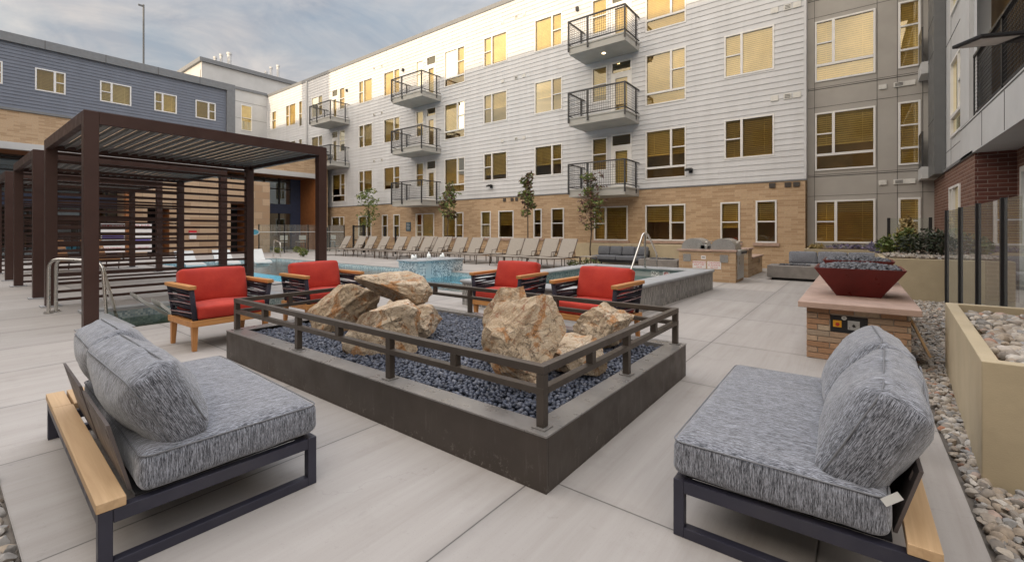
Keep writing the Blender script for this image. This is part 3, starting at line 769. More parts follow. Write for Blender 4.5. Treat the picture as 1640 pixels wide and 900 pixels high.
# ------------------------------------------------------------------ red brick and grey building on the right side
rb = thing('brick_corner_building', 'grey panelled building over dark red brick with an overhanging balcony', 'building', (0, 0, 0))
PR = Plane('x-', 1.95)
rw = [('RN', 14.45, 15.85, .95, 2.45)]
rw2 = [('LT', 14.3, 15.85, 3.7, 5.6), ('LT', 14.3, 15.85, 6.8, 8.7), ('LT', 14.3, 15.85, 9.9, 11.7)]
wall(PR, 12.9, 18.78, -.05, 2.92, [g[1:] for g in rw], 'brick_wall', M['redbrick_y'], rb, off=.03)
wall(PR, 12.9, 18.78, 2.99, 13.5, [g[1:] for g in rw2], 'panel_wall', M['panel_pale'], rb)
PRb = Plane('x-', 1.92)
for g_ in rw: window(PRb, *g_, rb, sill=True)
for g_ in rw2: window(PR, *g_, rb)
mb = MB(); mb.box(1.88, 1.97, 12.88, 18.7, 2.924, 2.986); mb.build('flashing', M['coping_grey'], rb)
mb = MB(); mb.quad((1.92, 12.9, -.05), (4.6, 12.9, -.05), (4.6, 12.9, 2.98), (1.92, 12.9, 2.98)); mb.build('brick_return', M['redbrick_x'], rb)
mb = MB(); PR.box(mb, 12.9, 18.7, 3.45, 3.462, .001, .004); PR.box(mb, 12.9, 18.7, 6.3, 6.32, .001, .006); PR.box(mb, 12.9, 18.7, 9.4, 9.42, .001, .006)
for y in (14.2, 15.95, 17.4): PR.box(mb, y, y + .012, 3.0, 13.4, .0045, .007)
mb.build('panel_joint', M['seam'], rb)
roombox(PR, 12.9, 18.6, 0, 13, rb, 1.0)
# dark corner pier with the recessed balconies beside the grey wing
mb = MB(); mb.box(1.70, 1.945, 16.75, 17.9, 2.9, 13.5); o = mb.build('corner_pier', M['panel_dark'], rb, bevel=.01)
mb = MB()
for z in (4.4, 7.2, 9.5, 6.25): mb.box(1.695, 1.6995, 16.75, 17.9, z, z + .015)
mb.build('panel_joint', M['seam'], o)
for zt in (3.25, 6.35, 9.45):
    mb = MB(); mb.box(1.55, 1.94, 17.92, 18.78, zt - .35, zt); o = mb.build('balcony', M['panel_pale'], rb)
    mb = MB(); mb.box(1.56, 1.60, 17.95, 18.74, zt + .02, zt + 1.05); mb.build('railing', M['rail_metal'], o)
# overhanging balcony volume
for zt in (3.95, 7.05, 10.1):
    mb = MB(); mb.box(1.88, 4.6, 3.5, 14.2, zt - 1.02 if zt < 5 else zt - .5, zt - .3); o = mb.build('balcony', M['panel_pale'], rb)
    s = MB(); s.box(1.875, 1.8795, 3.5, 14.2, zt - .36, zt - .335)
    for y in (5.2, 7.0, 8.8, 10.4, 12.0): s.box(1.875, 1.8795, y, y + .015, zt - 1.0 if zt < 5 else zt - .48, zt - .37)
    s.build('panel_joint', M['seam'], o)
    r = MB()
    for y in (13.1, 10.9, 8.7, 6.5, 4.3): r.box(1.93, 1.99, y - .03, y + .03, zt - .29, zt + .95)
    r.box(1.92, 2.0, 4.2, 13.1, zt + .95, zt + 1.0); r.box(1.94, 1.98, 4.2, 13.1, zt - .2, zt - .16)
    r.build('railing', M['black'], o)
    w = MB(); y = 4.3
    while y < 13.1: w.box(1.956, 1.962, y - .005, y + .005, zt - .17, zt + .95); y += .075
    z = zt - .1
    while z < zt + .93: w.box(1.949, 1.955, 4.3, 13.1, z - .005, z + .005); z += .075
    w.build('wire_mesh', M['black'], o)
mb = MB(); mb.box(1.88, 2.2, 13.2, 14.2, 3.66, 13.5); mb.build('end_wall', M['panel_pale'], rb)
mb = MB(); mb.quad((3.4, 3.5, 3.4), (3.4, 14.2, 3.4), (3.4, 14.2, 13.5), (3.4, 3.5, 13.5)); mb.build('panel_wall', M['panel_pale'], rb)
PD = Plane('x-', 2.5)
wall(PD, 3.5, 12.9, -.05, 2.93, [(10.4, 12.5, 0, 2.55)], 'recess_wall', M['redbrick_y'], rb)
ps = [(10.5, 12.4, .9, 2.45)]
mb = MB()
for (a, b, c, e) in cells(10.4, 12.5, 0, 2.55, ps): PD.box(mb, a, b, c, e, -.06, .05)
o = mb.build('patio_door', M['vent'], rb)
mb = MB(); mb.quad(PD(10.5, .9, -.03), PD(12.4, .9, -.03), PD(12.4, 2.45, -.03), PD(10.5, 2.45, -.03)); mb.build('pane', M['lobby_glass'], o)
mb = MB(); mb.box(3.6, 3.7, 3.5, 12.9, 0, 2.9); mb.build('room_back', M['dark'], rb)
mb = MB(); mb.box(1.88, 4.6, 3.5, 14.2, 13.4, 13.6); mb.box(1.95, 4.6, 14.2, 18.7, 13.5, 13.6); mb.build('roof', M['coping_grey'], rb)
PR3 = Plane('x-', 3.4)
for zt in (3.9, 7.0):
    pass
window(PR3, 'LN', 10.2, 12.6, 3.75, 5.9, rb, name='patio_window')
window(PR3, 'LN', 10.2, 12.6, 6.85, 9.0, rb, name='patio_window')

# ------------------------------------------------------------------ slate-blue building on the left
XB = -31.0
PX = Plane('x+', XB)
bb = thing('clubhouse_building', 'slate blue sided building with tan brick band over a glazed lobby', 'building', (0, 0, 0))
bw = [('RN', .9, 2.07, 8.06, 9.1), ('RN', 3.09, 4.13, 8.06, 9.13), ('LN', 5.4, 6.66, 8.06, 9.12), ('LN', 7.66, 8.7, 8.06, 9.11), ('RN', 9.62, 10.67, 8.06, 9.11)]
wall(PX, -16, 11.25, 7.05, 10.06, [g[1:] for g in bw], 'lap_siding', M['blue_siding'], bb, lap=.16)
for g_ in bw: window(PX, *g_, bb, blind=1)
mb = MB(); mb.box(XB - .3, XB + .14, -16, 11.72, 10.06, 10.48); mb.box(XB - .3, XB + .14, 11.25, 11.72, 6.9, 10.055); mb.build('parapet_frame', M['coping_grey'], bb, bevel=.01)
mb = MB()
for y in (-3, .2, 3.4, 5.6, 7.8, 9.8): mb.box(XB + .1405, XB + .1435, y, y + .02, 10.06, 10.48)
mb.build('panel_joint', M['seam'], bb)
mb = MB(); mb.box(XB - .2, XB + .06, -16, 11.25, 6.93, 7.046); mb.build('flashing', M['coping_grey'], bb)
wall(PX, -16, 17.99, 5.45, 6.92, [], 'brick_band', M['brick_y'], bb)
mb = MB(); mb.box(XB - .3, XB, 11.72, 17.98, 6.925, 7.0); mb.build('brick_coping', M['coping_grey'], bb)
mb = MB(); mb.box(XB - .1, XB + .18, -16, 17.2, 5.12, 5.445); mb.build('fascia', M['panel_pale'], bb, bevel=.01)
mb = MB(); mb.box(XB - 3.0, XB - .1, -16, 17.0, 5.16, 5.3); mb.build('soffit', M['soffit_wood'], bb)
wall(PX, 17.2, 18.0, -.05, 5.445, [], 'brick_pier', M['brick_y'], bb, off=.0)
mb = MB(); mb.box(XB - 2.4, XB - .02, 17.03, 17.19, 0, 5.155); mb.build('timber_jamb', M['soffit_wood'], bb)
mb = MB(); mb.box(-42, XB - .05, 17.2, 18.4, 7.0, 7.05); mb.box(-42, -41.9, -16, 18, 0, 10); mb.box(-41.9, XB - .3, -16, 11.7, 10.0, 10.05); mb.box(-41.9, XB - .3, 11.6, 11.7, 6.9, 10.0); mb.box(-41.9, XB - .3, -16, -15.9, 0, 10)
mb.box(-41.9, XB - .25, 11.7, 17.9, 6.86, 6.9); mb.box(-41.85, XB - 2.6, -15.9, 17.9, 5.35, 5.4); mb.build('rear_shell', M['panel_dark'], bb)
roombox(PX, -16, 11.3, 7, 10, bb, 1.3)
# lobby glazing
XG = -33.2
PGz = Plane('x+', XG)
mul = MB()
y = -16
ys = []
while y < 17.0: ys.append(y); y += 1.05
for y in ys: PGz.box(mul, y - .04, y + .04, 0, 5.16, -.06, .08)
for z in (.0, 1.0, 4.35, 5.0): PGz.box(mul, -16, 17.0, z, z + .07, -.05, .07)
mul.build('mullion', M['black'], bb)
mb = MB(); PGz.box(mb, -16, 17.0, 2.62, 3.3, -.05, .09); PGz.box(mb, 16.3, 17.02, 0, 5.155, -.05, .1); mb.build('spandrel', M['navy'], bb)
mb = MB(); mb.quad(PGz(-16, 0), PGz(17, 0), PGz(17, 5.16), PGz(-16, 5.16)); mb.build('lobby_pane', M['lobby_glass'], bb)
mb = MB(); mb.quad((-38, -16, 0), (-38, 17, 0), (-38, 17, 5.3), (-38, -16, 5.3)); mb.build('lobby_wall', M['room'], bb)
# stone clad portal in front of the lobby
XS = -29.5
st = thing('stone_portal', 'tan stone clad entrance block with deep dark doorways before the lobby', 'portal', (0, 0, 0))
PS = Plane('x+', XS)
sh = [(7.0, 7.95, 0, 2.6), (10.95, 12.0, 0, 3.0)]
wall(PS, 6.5, 13.2, -.02, 4.42, sh, 'stone_wall', M['stone'], st)
for (a, b, c, e) in sh:
    mb = MB()
    mb.quad((XS, a, c), (XS - 1.8, a, c), (XS - 1.8, a, e), (XS, a, e)); mb.quad((XS, b, c), (XS - 1.8, b, c), (XS - 1.8, b, e), (XS, b, e)); mb.quad((XS, a, e), (XS, b, e), (XS - 1.8, b, e), (XS - 1.8, a, e))
    mb.build('portal_lining', M['soffit_wood'], st)
mb = MB(); mb.box(XS - 3.6, XS - .005, 13.19, 13.195, 0, 4.4); mb.box(XS - 3.6, XS - .005, 6.5, 6.505, 0, 4.4); mb.box(XS - 3.6, XS - .005, 6.51, 13.18, 4.3, 4.39); mb.build('side_wall', M['stone'], st)
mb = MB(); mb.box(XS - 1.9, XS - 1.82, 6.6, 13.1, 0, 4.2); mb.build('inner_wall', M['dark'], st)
mb = MB(); mb.box(XS - .35, XS + .02, 6.12, 6.46, 0, 4.42); mb.build('timber_pier', M['soffit_wood'], st)
# tier behind, with rooftop flues
pb = thing('rear_building', 'pale grey stepped building rising behind the blue sided one', 'building', (0, 0, 0))
PA = Plane('x+', -41.8)
rwn = [('S', 16.3, 17.2, 10.0, 12.2), ('S', 16.3, 17.2, 6.9, 9.1)]
wall(PA, 4.0, 18.47, 0, 13.4, [g[1:] for g in rwn], 'panel_wall', M['panel_pale'], pb)
for g_ in rwn: window(PA, *g_, pb)
mb = MB(); mb.box(-42.3, -41.7, 4, 18.42, 13.4, 13.62); mb.build('parapet_cap', M['coping_grey'], pb)
mb = MB(); mb.box(-41.795, -41.79, 4, 18.4, 11.0, 11.02); mb.box(-41.795, -41.79, 4, 18.4, 12.4, 12.42); mb.build('panel_joint', M['seam'], pb)
mb = MB(); mb.box(-58, -46.0, 14.75, 26, 10, 16.35); mb.build('upper_tier', M['panel_pale'], pb)
mb = MB(); mb.box(-58.2, -45.8, 14.55, 26, 16.36, 16.72); mb.build('upper_cap', M['coping_grey'], pb)
mb = MB(); mb.box(-46.3, -46.25, 14.73, 14.745, 15.0, 15.7); mb.cbox((-47.5, 14.74, 14.9), (.7, .03, .5)); mb.build('wall_vent', M['seam'], pb)
for (y, z, r) in ((17.0, 18.0, .16), (17.7, 18.35, .24), (16.5, 17.6, .16), (18.6, 17.2, .2), (21.1, 17.5, .16), (21.6, 18.1, .16), (22.3, 18.5, .17)):
    mb = MB(); mb.cyl((-48, y, 16.7), r * .8, z - 16.7, 12); mb.cyl((-48, y, z), r, .18, 12); mb.build('roof_flue', M['panel_pale'], pb, smooth=True, angle=40)
mb = MB(); mb.cyl((0, 0, 0), .05, 5.7, 8); mb.cbox((-.0, -.12, 5.6), (.06, .3, .1)); a = mb.build('roof_mast', M['panel_dark'], loc=(-36, 8.35, 10.05))
tag(a, 'thin tall mast standing on the roof of the blue building', 'mast')
# building across the court, whose roof shades the facade
sb = thing('opposite_building', 'dark panelled building across the court reflected in the upper windows', 'building', (0, 0, 0))
PSo = Plane('y+', -16.0)
sw = []
for f in range(4):
    for i in range(14): sw.append(('LN', -38 + i * 4.2, -36.4 + i * 4.2, .95 + 3.1 * f, 2.6 + 3.1 * f))
wall(PSo, -46, 22, 3.16, 13.9, [g[1:] for g in sw], 'panel_wall', M['panel_dark'], sb)
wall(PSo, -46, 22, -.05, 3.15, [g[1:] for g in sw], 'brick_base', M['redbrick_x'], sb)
for g_ in sw[:]:
    mb = MB(); mb.quad(PSo(g_[1], g_[3], -.05), PSo(g_[2], g_[3], -.05), PSo(g_[2], g_[4], -.05), PSo(g_[1], g_[4], -.05)); mb.build('window', M['vent_dark'], sb)
mb = MB(); mb.box(-46, 22, -26, -15.9, 13.9, 14.05); mb.box(-46, 22, -26, -25.9, -.05, 13.9); mb.build('roof', M['coping_grey'], sb)
mb = MB(); mb.box(-37.0, -33.0, -22, -18, 14.05, 17.5); mb.build('stair_bulkhead', M['panel_pale'], sb)

# ------------------------------------------------------------------ rounded cushions
def cushion_mesh(sx, sy, sz, r, bx=0, by=0, bz=0, n=18, amp=.004, seed=0, taper=0, sag=0):
    vs = {}; V = []; Fc = []
    def vid(p):
        k = (round(p[0], 5), round(p[1], 5), round(p[2], 5))
        if k not in vs: vs[k] = len(V); V.append(Vector(p))
        return vs[k]
    h = (sx / 2, sy / 2, sz / 2)
    def sp(i): # denser near the edges
        t = i / n * 2 - 1
        return math.copysign(1 - (1 - abs(t)) ** 1.35, t)
    g = [sp(i) for i in range(n + 1)]
    for ax in range(3):
        for sgn in (-1, 1):
            for i in range(n):
                for j in range(n):
                    q = []
                    for (a, b) in ((i, j), (i + 1, j), (i + 1, j + 1), (i, j + 1)):
                        p = [0, 0, 0]; p[ax] = sgn * h[ax]; p[(ax + 1) % 3] = g[a] * h[(ax + 1) % 3]; p[(ax + 2) % 3] = g[b] * h[(ax + 2) % 3]
                        q.append(vid(p))
                    Fc.append(tuple(q if sgn > 0 else q[::-1]))
    out = []
    for p in V:
        q = Vector([max(-(h[i] - r), min(h[i] - r, p[i])) for i in range(3)])
        d = p - q
        if d.length > 1e-9: p = q + d.normalized() * r
        ux, uy, uz = p.x / h[0], p.y / h[1], p.z / h[2]
        P_ = Vector(p)
        P_.z += uz * bz * (1 - ux * ux) * (1 - uy * uy)
        P_.y += uy * by * (1 - ux * ux) * (1 - uz * uz)
        P_.x += ux * bx * (1 - uy * uy) * (1 - uz * uz)
        if taper: P_.y *= 1 - taper * max(abs(uz) ** 3, abs(ux) ** 4)
        if sag: P_.z -= sag * (1 - ux * ux) * max(0, uz)
        if amp:
            nv = mnoise.noise_vector(p * 5 + Vector((seed, seed * 2, 0))) * amp + mnoise.noise_vector(p * 14 + Vector((seed, 0, seed))) * amp * .5
            P_ += nv
        out.append(P_)
    m = MB(); m.v = [tuple(p) for p in out]; m.f = Fc
    return m
def seam_loop(sx, sy, z, r, rad=.005, k=.92):
    """piping along the edge of a cushion at height z"""
    a, b = sx / 2 - .002, sy / 2 - .002; c = r * k; pts = []
    for (cx, cy, a0) in ((a - c, b - c, 0), (-(a - c), b - c, 90), (-(a - c), -(b - c), 180), (a - c, -(b - c), 270)):
        for i in range(6):
            t = R(a0 + 90 * i / 5); pts.append((cx + c * math.cos(t), cy + c * math.sin(t), z))
    pts.append(pts[0])
    return pts

# ------------------------------------------------------------------ grey lounge sofas
def sofa(name, label, loc, rz, length, mir, tab=.36):
    """local: x from the near end (0) along the seat, y from the rear shelf (0) to the front"""
    t = thing(name, label, 'lounge sofa', loc, rz, 'grey lounge sofas with wooden rear shelves')
    m = -1 if mir else 1
    X = lambda x: m * x
    def bx(mb, x0, x1, y0, y1, z0, z1): a, b = sorted((X(x0), X(x1))); mb.box(a, b, y0, y1, z0, z1)
    D = .87; Lf = length + tab; q = .045
    fr = MB()
    for xe in (0, Lf - q):
        bx(fr, xe, xe + q, .0, q, 0, .25); bx(fr, xe, xe + q, D - q, D, 0, .25)
        bx(fr, xe, xe + q, q + .0005, D - q - .0005, .0, q); bx(fr, xe, xe + q, q + .0005, D - q - .0005, .25 - .055, .25)
    bx(fr, q + .0005, Lf - q - .0005, .0, q, .195, .25); bx(fr, q + .0005, Lf - q - .0005, D - q, D, .195, .25)
    bx(fr, length - .02, length + .02, q + .001, D - q - .001, .2, .248)
    fr.build('frame', M['frame_navy'], t, bevel=.003)
    s = MB(); bx(s, q, length - .03, .12, D - q - .002, .2505, .262); s.build('seat_deck', M['black'], t)
    p = MB(); bx(p, -.004, length + .0, -.006, .085, .252, .29); p.build('shelf', M['plank'], t, bevel=.003)
    sl_ = MB()
    n = 9
    for i in range(n):
        y0 = -.006 + i * (D / n); bx(sl_, length + .004, Lf + .004, y0, y0 + D / n - .012, .252, .29)
    sl_.build('slatted_table', M['plank'], t, bevel=.003)
    half = length / 2
    for i in range(2):
        x0 = .08 + i * (half - .02); x1 = x0 + half - .12
        b = MB()
        # leaning back plate with an elongated slot near its top
        base, top, lean = .27, (.56 if mir else .51), -.07
        P0 = lambda x, v, o: (X(x), .105 + lean * v + o, base + (top - base) * v)
        for (a, bq, c, e) in cells(x0, x1, 0, 1, [(x0 + .06, x0 + .09, .72, .86), (x1 - .09, x1 - .06, .72, .86)]):
            vs = [P0(u, v, o) for o in (0, .012) for u, v in ((a, c), (bq, c), (bq, e), (a, e))]
            b.add(vs, [(3, 2, 1, 0), (4, 5, 6, 7), (0, 1, 5, 4), (1, 2, 6, 5), (2, 3, 7, 6), (3, 0, 4, 7)])
        b.build('back_plate', M['plate'], t)
    # seat cushion
    sl2, sd_, sh_ = length + .0, D - .115, .165
    c = cushion_mesh(sl2, sd_, sh_, .045, .006, .006, .018, 26, .006, 3 + (1 if mir else 0))
    for i, v in enumerate(c.v): c.v[i] = (v[0], v[1], v[2])
    co = c.build('seat_cushion', M['fabric'], t, smooth=True, loc=(X(length / 2 - .005), .115 + sd_ / 2 + .01, .265 + sh_ / 2))
    pm = MB()
    for zz in (sh_ / 2 - .012,): pm.tube(seam_loop(sl2 - .006, sd_ - .006, zz, .05), .0035, 6, False)
    pm.build('piping', M['piping'], co, smooth=True)
    for i in range(2):
        w = half + .02
        ph = .40 if mir else .455
        c = cushion_mesh(w, .235, ph, .055, .015, .04, .010, 24, .012, 11 + i * 5 + (2 if mir else 0), taper=.36)
        o = c.build('back_cushion', M['fabric'], t, smooth=True, loc=(X(.03 + w / 2 + i * (half - .02)), (.225 if mir else .165) + .012 * i, (.598 if mir else .568) + .012 * i))
        o.rotation_euler = (R(27 + 4 * i), R(m * (3 if i else -2)), R(m * (-3 + 5 * i)))
        pm = MB()
        for yy in (.07, -.07):
            pts = [(x_, yy, z_) for (x_, z_, _) in seam_loop(w - .012, ph - .012, 0, .08)]
            pm.tube(pts, .0035, 6, False)
        pm.build('piping', M['piping'], o, smooth=True)
    if not mir:
        tg = MB(); tg.cbox((X(-.004), .125, .425), (.003, .06, .026), (R(-38), R(15), R(4))); tg.build('tag', M['tag'], t)
    return t
sofa('lounge_sofa', 'grey woven lounge sofa with slatted end table, back to the gravel by the plunge pool', (-2.33, .40, 0), R(-2.2), 1.49, True)
sofa('lounge_sofa', 'grey woven lounge sofa before the brick fire counter, white tag at its rear corner', (.225, 2.03, 0), R(90.5), 1.42, False)

# ------------------------------------------------------------------ fire pit box with boulders and pebbles
pit = thing('boulder_planter', 'low bronze metal planter box with a two bar rail around its rim', 'planter', (-3.275, 3.115, 0))
hx, hy, hz = 2.02, 1.19, .30
mb = MB(); th = .02
mb.box(-hx, hx, -hy, -hy + th, .0, hz - .012); mb.box(-hx, hx, hy - th, hy, 0, hz - .012); mb.box(-hx, -hx + th, -hy + th, hy - th, 0, hz - .012); mb.box(hx - th, hx, -hy + th, hy - th, 0, hz - .012)
mb.build('wall', M['pit'], pit, bevel=.003)
mb = MB(); cw = .15; e = .004
mb.box(-hx - e, hx + e, -hy - e, -hy + cw, hz - .0115, hz); mb.box(-hx - e, hx + e, hy - cw, hy + e, hz - .0115, hz)
mb.box(-hx - e, -hx + cw, -hy + cw + .001, hy - cw - .001, hz - .0115, hz); mb.box(hx - cw, hx + e, -hy + cw + .001, hy - cw - .001, hz - .0115, hz)
for (a, b, c, d_) in ((-hx + cw - .006, hx - cw + .006, -hy + cw - .006, -hy + cw), (-hx + cw - .006, hx - cw + .006, hy - cw, hy - cw + .006)): mb.box(a, b, c, d_, .17, hz - .012)
mb.build('coping', M['pit_top'], pit, bevel=.002)
mb = MB(); mb.box(-hx + .03, hx - .03, -hy + .03, hy - .03, .18, .2); mb.build('tray', M['dark'], pit)
rx, ry = hx - .075, hy - .075; q = .025
zt, zm = .612, .50
for z, hgt in ((zt - .022, .044), (zm - .02, .036)):
    mb = MB()
    mb.box(-rx - q, rx + q, -ry - q, -ry + q, z, z + hgt); mb.box(-rx - q, rx + q, ry - q, ry + q, z, z + hgt)
    mb.box(-rx - q, -rx + q, -ry + q + .0005, ry - q - .0005, z, z + hgt); mb.box(rx - q, rx + q, -ry + q + .0005, ry - q - .0005, z, z + hgt)
    mb.build('rail', M['rail'], pit, bevel=.003)
fp = []
for i in range(4):
    x = -rx + i * 2 * rx / 3
    for y in (-ry, ry): fp.append((x, y))
fp += [(-rx, 0), (rx, 0)]
for (x, y) in fp:
    mb = MB(); k = q - .0015
    mb.box(x - k, x + k, y - k, y + k, hz + .008, zt - .023); o = mb.build('post', M['rail'], pit, bevel=.002)
    f = MB(); f.box(x - .042, x + .042, y - .042, y + .042, hz + .0005, hz + .0075); f.build('foot_plate', M['pit_top'], o)
sp_ = []
for i in range(3):
    x = -rx + (i + .5) * 2 * rx / 3
    for y in (-ry, ry): sp_.append((x, y))
sp_ += [(-rx, -ry / 2), (-rx, ry / 2), (rx, -ry / 2), (rx, ry / 2)]
for (x, y) in sp_:
    mb = MB(); k = q - .0015; mb.box(x - k, x + k, y - k, y + k, zm + .0165, zt - .0225); mb.build('spacer', M['rail'], pit)

# pebble and stone fields
def ico(sub=1):
    bm = bmesh.new(); bmesh.ops.create_icosphere(bm, subdivisions=sub, radius=1)
    v = np.array([p.co[:] for p in bm.verts]); f = np.array([[q.index for q in p.verts] for p in bm.faces]); bm.free(); return v, f
def stones(name, mat, pts, sizes, seed=0, sub=2, flat=(.55, .8), jag=.18, smooth=True):
    rng = np.random.default_rng(seed); v0, f0 = ico(sub); nv = len(v0); bases = []
    for k in range(14):
        dirs = rng.normal(size=(7, 3)); dirs /= np.linalg.norm(dirs, axis=1)[:, None]; am = rng.uniform(-jag, jag, 7)
        d = 1 + (np.clip(v0 @ dirs.T, 0, 1) ** 2) @ am; v = v0 * d[:, None]
        if not smooth:
            for _ in range(7):
                nn = rng.normal(size=3); nn /= np.linalg.norm(nn); h = rng.uniform(.55, .85); dd = v @ nn; v = v - np.clip(dd - h, 0, None)[:, None] * nn
        bases.append(v)
    n = len(pts); V = np.empty((n * nv, 3), np.float32); Fa = np.empty((n * len(f0), 3), np.int32)
    for i in range(n):
        s = sizes[i]; a = rng.uniform(0, 2 * math.pi); tx, ty = rng.normal(0, .3, 2)
        sc = np.array([1, rng.uniform(.68, .95), rng.uniform(*flat)]) * s
        ca, sa = math.cos(a), math.sin(a)
        Rz = np.array([[ca, -sa, 0], [sa, ca, 0], [0, 0, 1]]); Rx = np.array([[1, 0, 0], [0, math.cos(tx), -math.sin(tx)], [0, math.sin(tx), math.cos(tx)]]); Ry = np.array([[math.cos(ty), 0, math.sin(ty)], [0, 1, 0], [-math.sin(ty), 0, math.cos(ty)]])
        V[i * nv:(i + 1) * nv] = (bases[i % 14] * sc) @ (Rz @ Ry @ Rx).T + pts[i]; Fa[i * len(f0):(i + 1) * len(f0)] = f0 + i * nv
    me = bpy.data.meshes.new(name); me.vertices.add(len(V)); me.vertices.foreach_set('co', V.ravel())
    me.loops.add(Fa.size); me.loops.foreach_set('vertex_index', Fa.ravel()); me.polygons.add(len(Fa))
    me.polygons.foreach_set('loop_start', np.arange(0, Fa.size, 3, dtype=np.int32)); me.update(calc_edges=True)
    me.materials.append(mat); me.polygons.foreach_set('use_smooth', [True] * len(Fa))
    if not smooth: me.set_sharp_from_angle(angle=R(32))
    o = bpy.data.objects.new(name, me); COL.objects.link(o); o['kind'] = 'stuff'; return o
def scatter(x0, x1, y0, y1, step, z, zj, seed, inside=None, mound=None):
    rng = np.random.default_rng(seed); P_ = []
    row = 0; y = y0
    while y <= y1:
        x = x0 + (row % 2) * step / 2
        while x <= x1:
            px, py = x + rng.uniform(-.35, .35) * step, y + rng.uniform(-.35, .35) * step
            if x0 <= px <= x1 and y0 <= py <= y1 and (inside is None or inside(px, py)):
                P_.append((px, py, z + rng.uniform(-zj, zj) + (mound(px, py) if mound else 0)))
            x += step
        y += step * .87; row += 1
    return np.array(P_)
P1 = scatter(-5.13, -1.42, 2.09, 4.14, .0345, .262, .008, 1)
rng = np.random.default_rng(5)
o = stones('pebbles', M['pebble'], P1, rng.uniform(.0175, .027, len(P1)), 2, 1, (.6, .9), .12)
tag(o, 'blue black polished pebbles filling the bronze planter box', 'pebbles')

def boulder(name, label, c, dims, rot, seed, planes=17, rough=.045):
    rnd = random.Random(seed)
    bm = bmesh.new(); bmesh.ops.create_icosphere(bm, subdivisions=5, radius=1)
    pl = []
    for k in range(planes):
        n = Vector((rnd.gauss(0, 1), rnd.gauss(0, 1), rnd.gauss(0, 1))).normalized(); pl.append((n, rnd.uniform(.46, .80)))
    for v in bm.verts:
        p = v.co.copy()
        for n, h in pl:
            d = p.dot(n) - h
            if d > 0: p -= n * d * .985
        q = p * 2.2 + Vector((seed * 3.1, 0, 0))
        ridge = abs(mnoise.noise(Vector((q.x * .8, q.y * 1.1, q.z * 3.2))))
        p += p.normalized() * (mnoise.fractal(q, .8, 2.1, 5) * rough + (ridge - .25) * rough * 1.3)
        stp = math.floor(p.dot(Vector((.25, .35, .9))) * 6 + mnoise.noise(q) * 1.5)
        p += p.normalized() * ((stp % 3) - 1) * .010
        p += p.normalized() * mnoise.fractal(p * 9 + Vector((0, seed, 0)), .9, 2.2, 4) * .014
        v.co = p.copy()
    lo = [min(v.co[i] for v in bm.verts) for i in range(3)]; hi = [max(v.co[i] for v in bm.verts) for i in range(3)]
    for v in bm.verts: v.co = Vector([((v.co[i] - lo[i]) / (hi[i] - lo[i]) - .5) * dims[i] for i in range(3)])
    me = bpy.data.meshes.new(name); bm.to_mesh(me); bm.free(); me.materials.append(M['boulder'])
    me.polygons.foreach_set('use_smooth', [True] * len(me.polygons)); me.set_sharp_from_angle(angle=R(18))
    o = bpy.data.objects.new(name, me); COL.objects.link(o); o.location = c; o.rotation_euler = tuple(R(a) for a in rot)
    tag(o, label, 'boulder', 'quarry boulders in the planter'); return o
boulder('boulder', 'broad slab boulder bridging the top of the rear boulder pile', (-3.84, 2.98, .76), (.80, .50, .36), (6, 16, 37), 21)
boulder('boulder', 'squarish tan boulder under the left end of the bridging slab', (-4.47, 2.81, .46), (.78, .55, .58), (10, -28, 30), 5)
boulder('boulder', 'large streaked boulder low in front of the bridging slab', (-3.40, 2.55, .45), (.80, .52, .50), (14, -14, 24), 9)
boulder('boulder', 'small rust edged boulder under the right end of the slab', (-3.50, 3.05, .45), (.44, .36, .36), (0, 20, 60), 14)
boulder('boulder', 'pinkish boulder half hidden behind the rear pile', (-4.15, 3.35, .42), (.50, .36, .34), (0, 5, 20), 31)
boulder('boulder', 'tallest orange veined boulder nearest the rail corner', (-1.90, 2.56, .56), (.54, .48, .72), (-6, 10, 50), 3, 13)
boulder('boulder', 'pointed grey tan boulder standing behind the tallest one', (-2.30, 2.90, .56), (.44, .40, .72), (8, 12, 20), 27)
boulder('boulder', 'pale flat topped boulder lying beside the tallest one', (-1.75, 3.02, .40), (.50, .44, .34), (4, 6, 45), 17)
boulder('boulder', 'blocky sandy boulder at the rear corner by the rail', (-1.86, 3.84, .46), (.56, .44, .46), (-4, -8, 40), 41)

# gravel on the right and at the lower left
ing = lambda x, y: not (x > .56 + (y - 3.46) * .062 and 3.4 < y < 6.12) and not (-.5 < x < .46)
P2 = scatter(.47, 1.75, 1.3, 7.2, .040, .0, .014, 3, ing)
o = stones('gravel', M['gravel'], P2, np.random.default_rng(2).uniform(.018, .042, len(P2)), 4, 2, (.5, .8), .25, False)
tag(o, 'loose multicoloured river gravel along the deck edge by the planter', 'gravel')
P3 = scatter(.47, 2.0, 7.2, 11.65, .055, .0, .014, 6)
o = stones('gravel', M['gravel'], P3, np.random.default_rng(3).uniform(.024, .048, len(P3)), 5, 1, (.5, .8), .25, False)
tag(o, 'loose river gravel behind the brick fire counter under the glass fence', 'gravel')
P4 = scatter(-5.5, -1.5, -.9, .215, .05, -.005, .014, 8)
o = stones('gravel', M['gravel'], P4, np.random.default_rng(4).uniform(.024, .05, len(P4)), 7, 2, (.5, .8), .25, False)
tag(o, 'loose gravel behind the slatted end sofa at the deck edge', 'gravel')

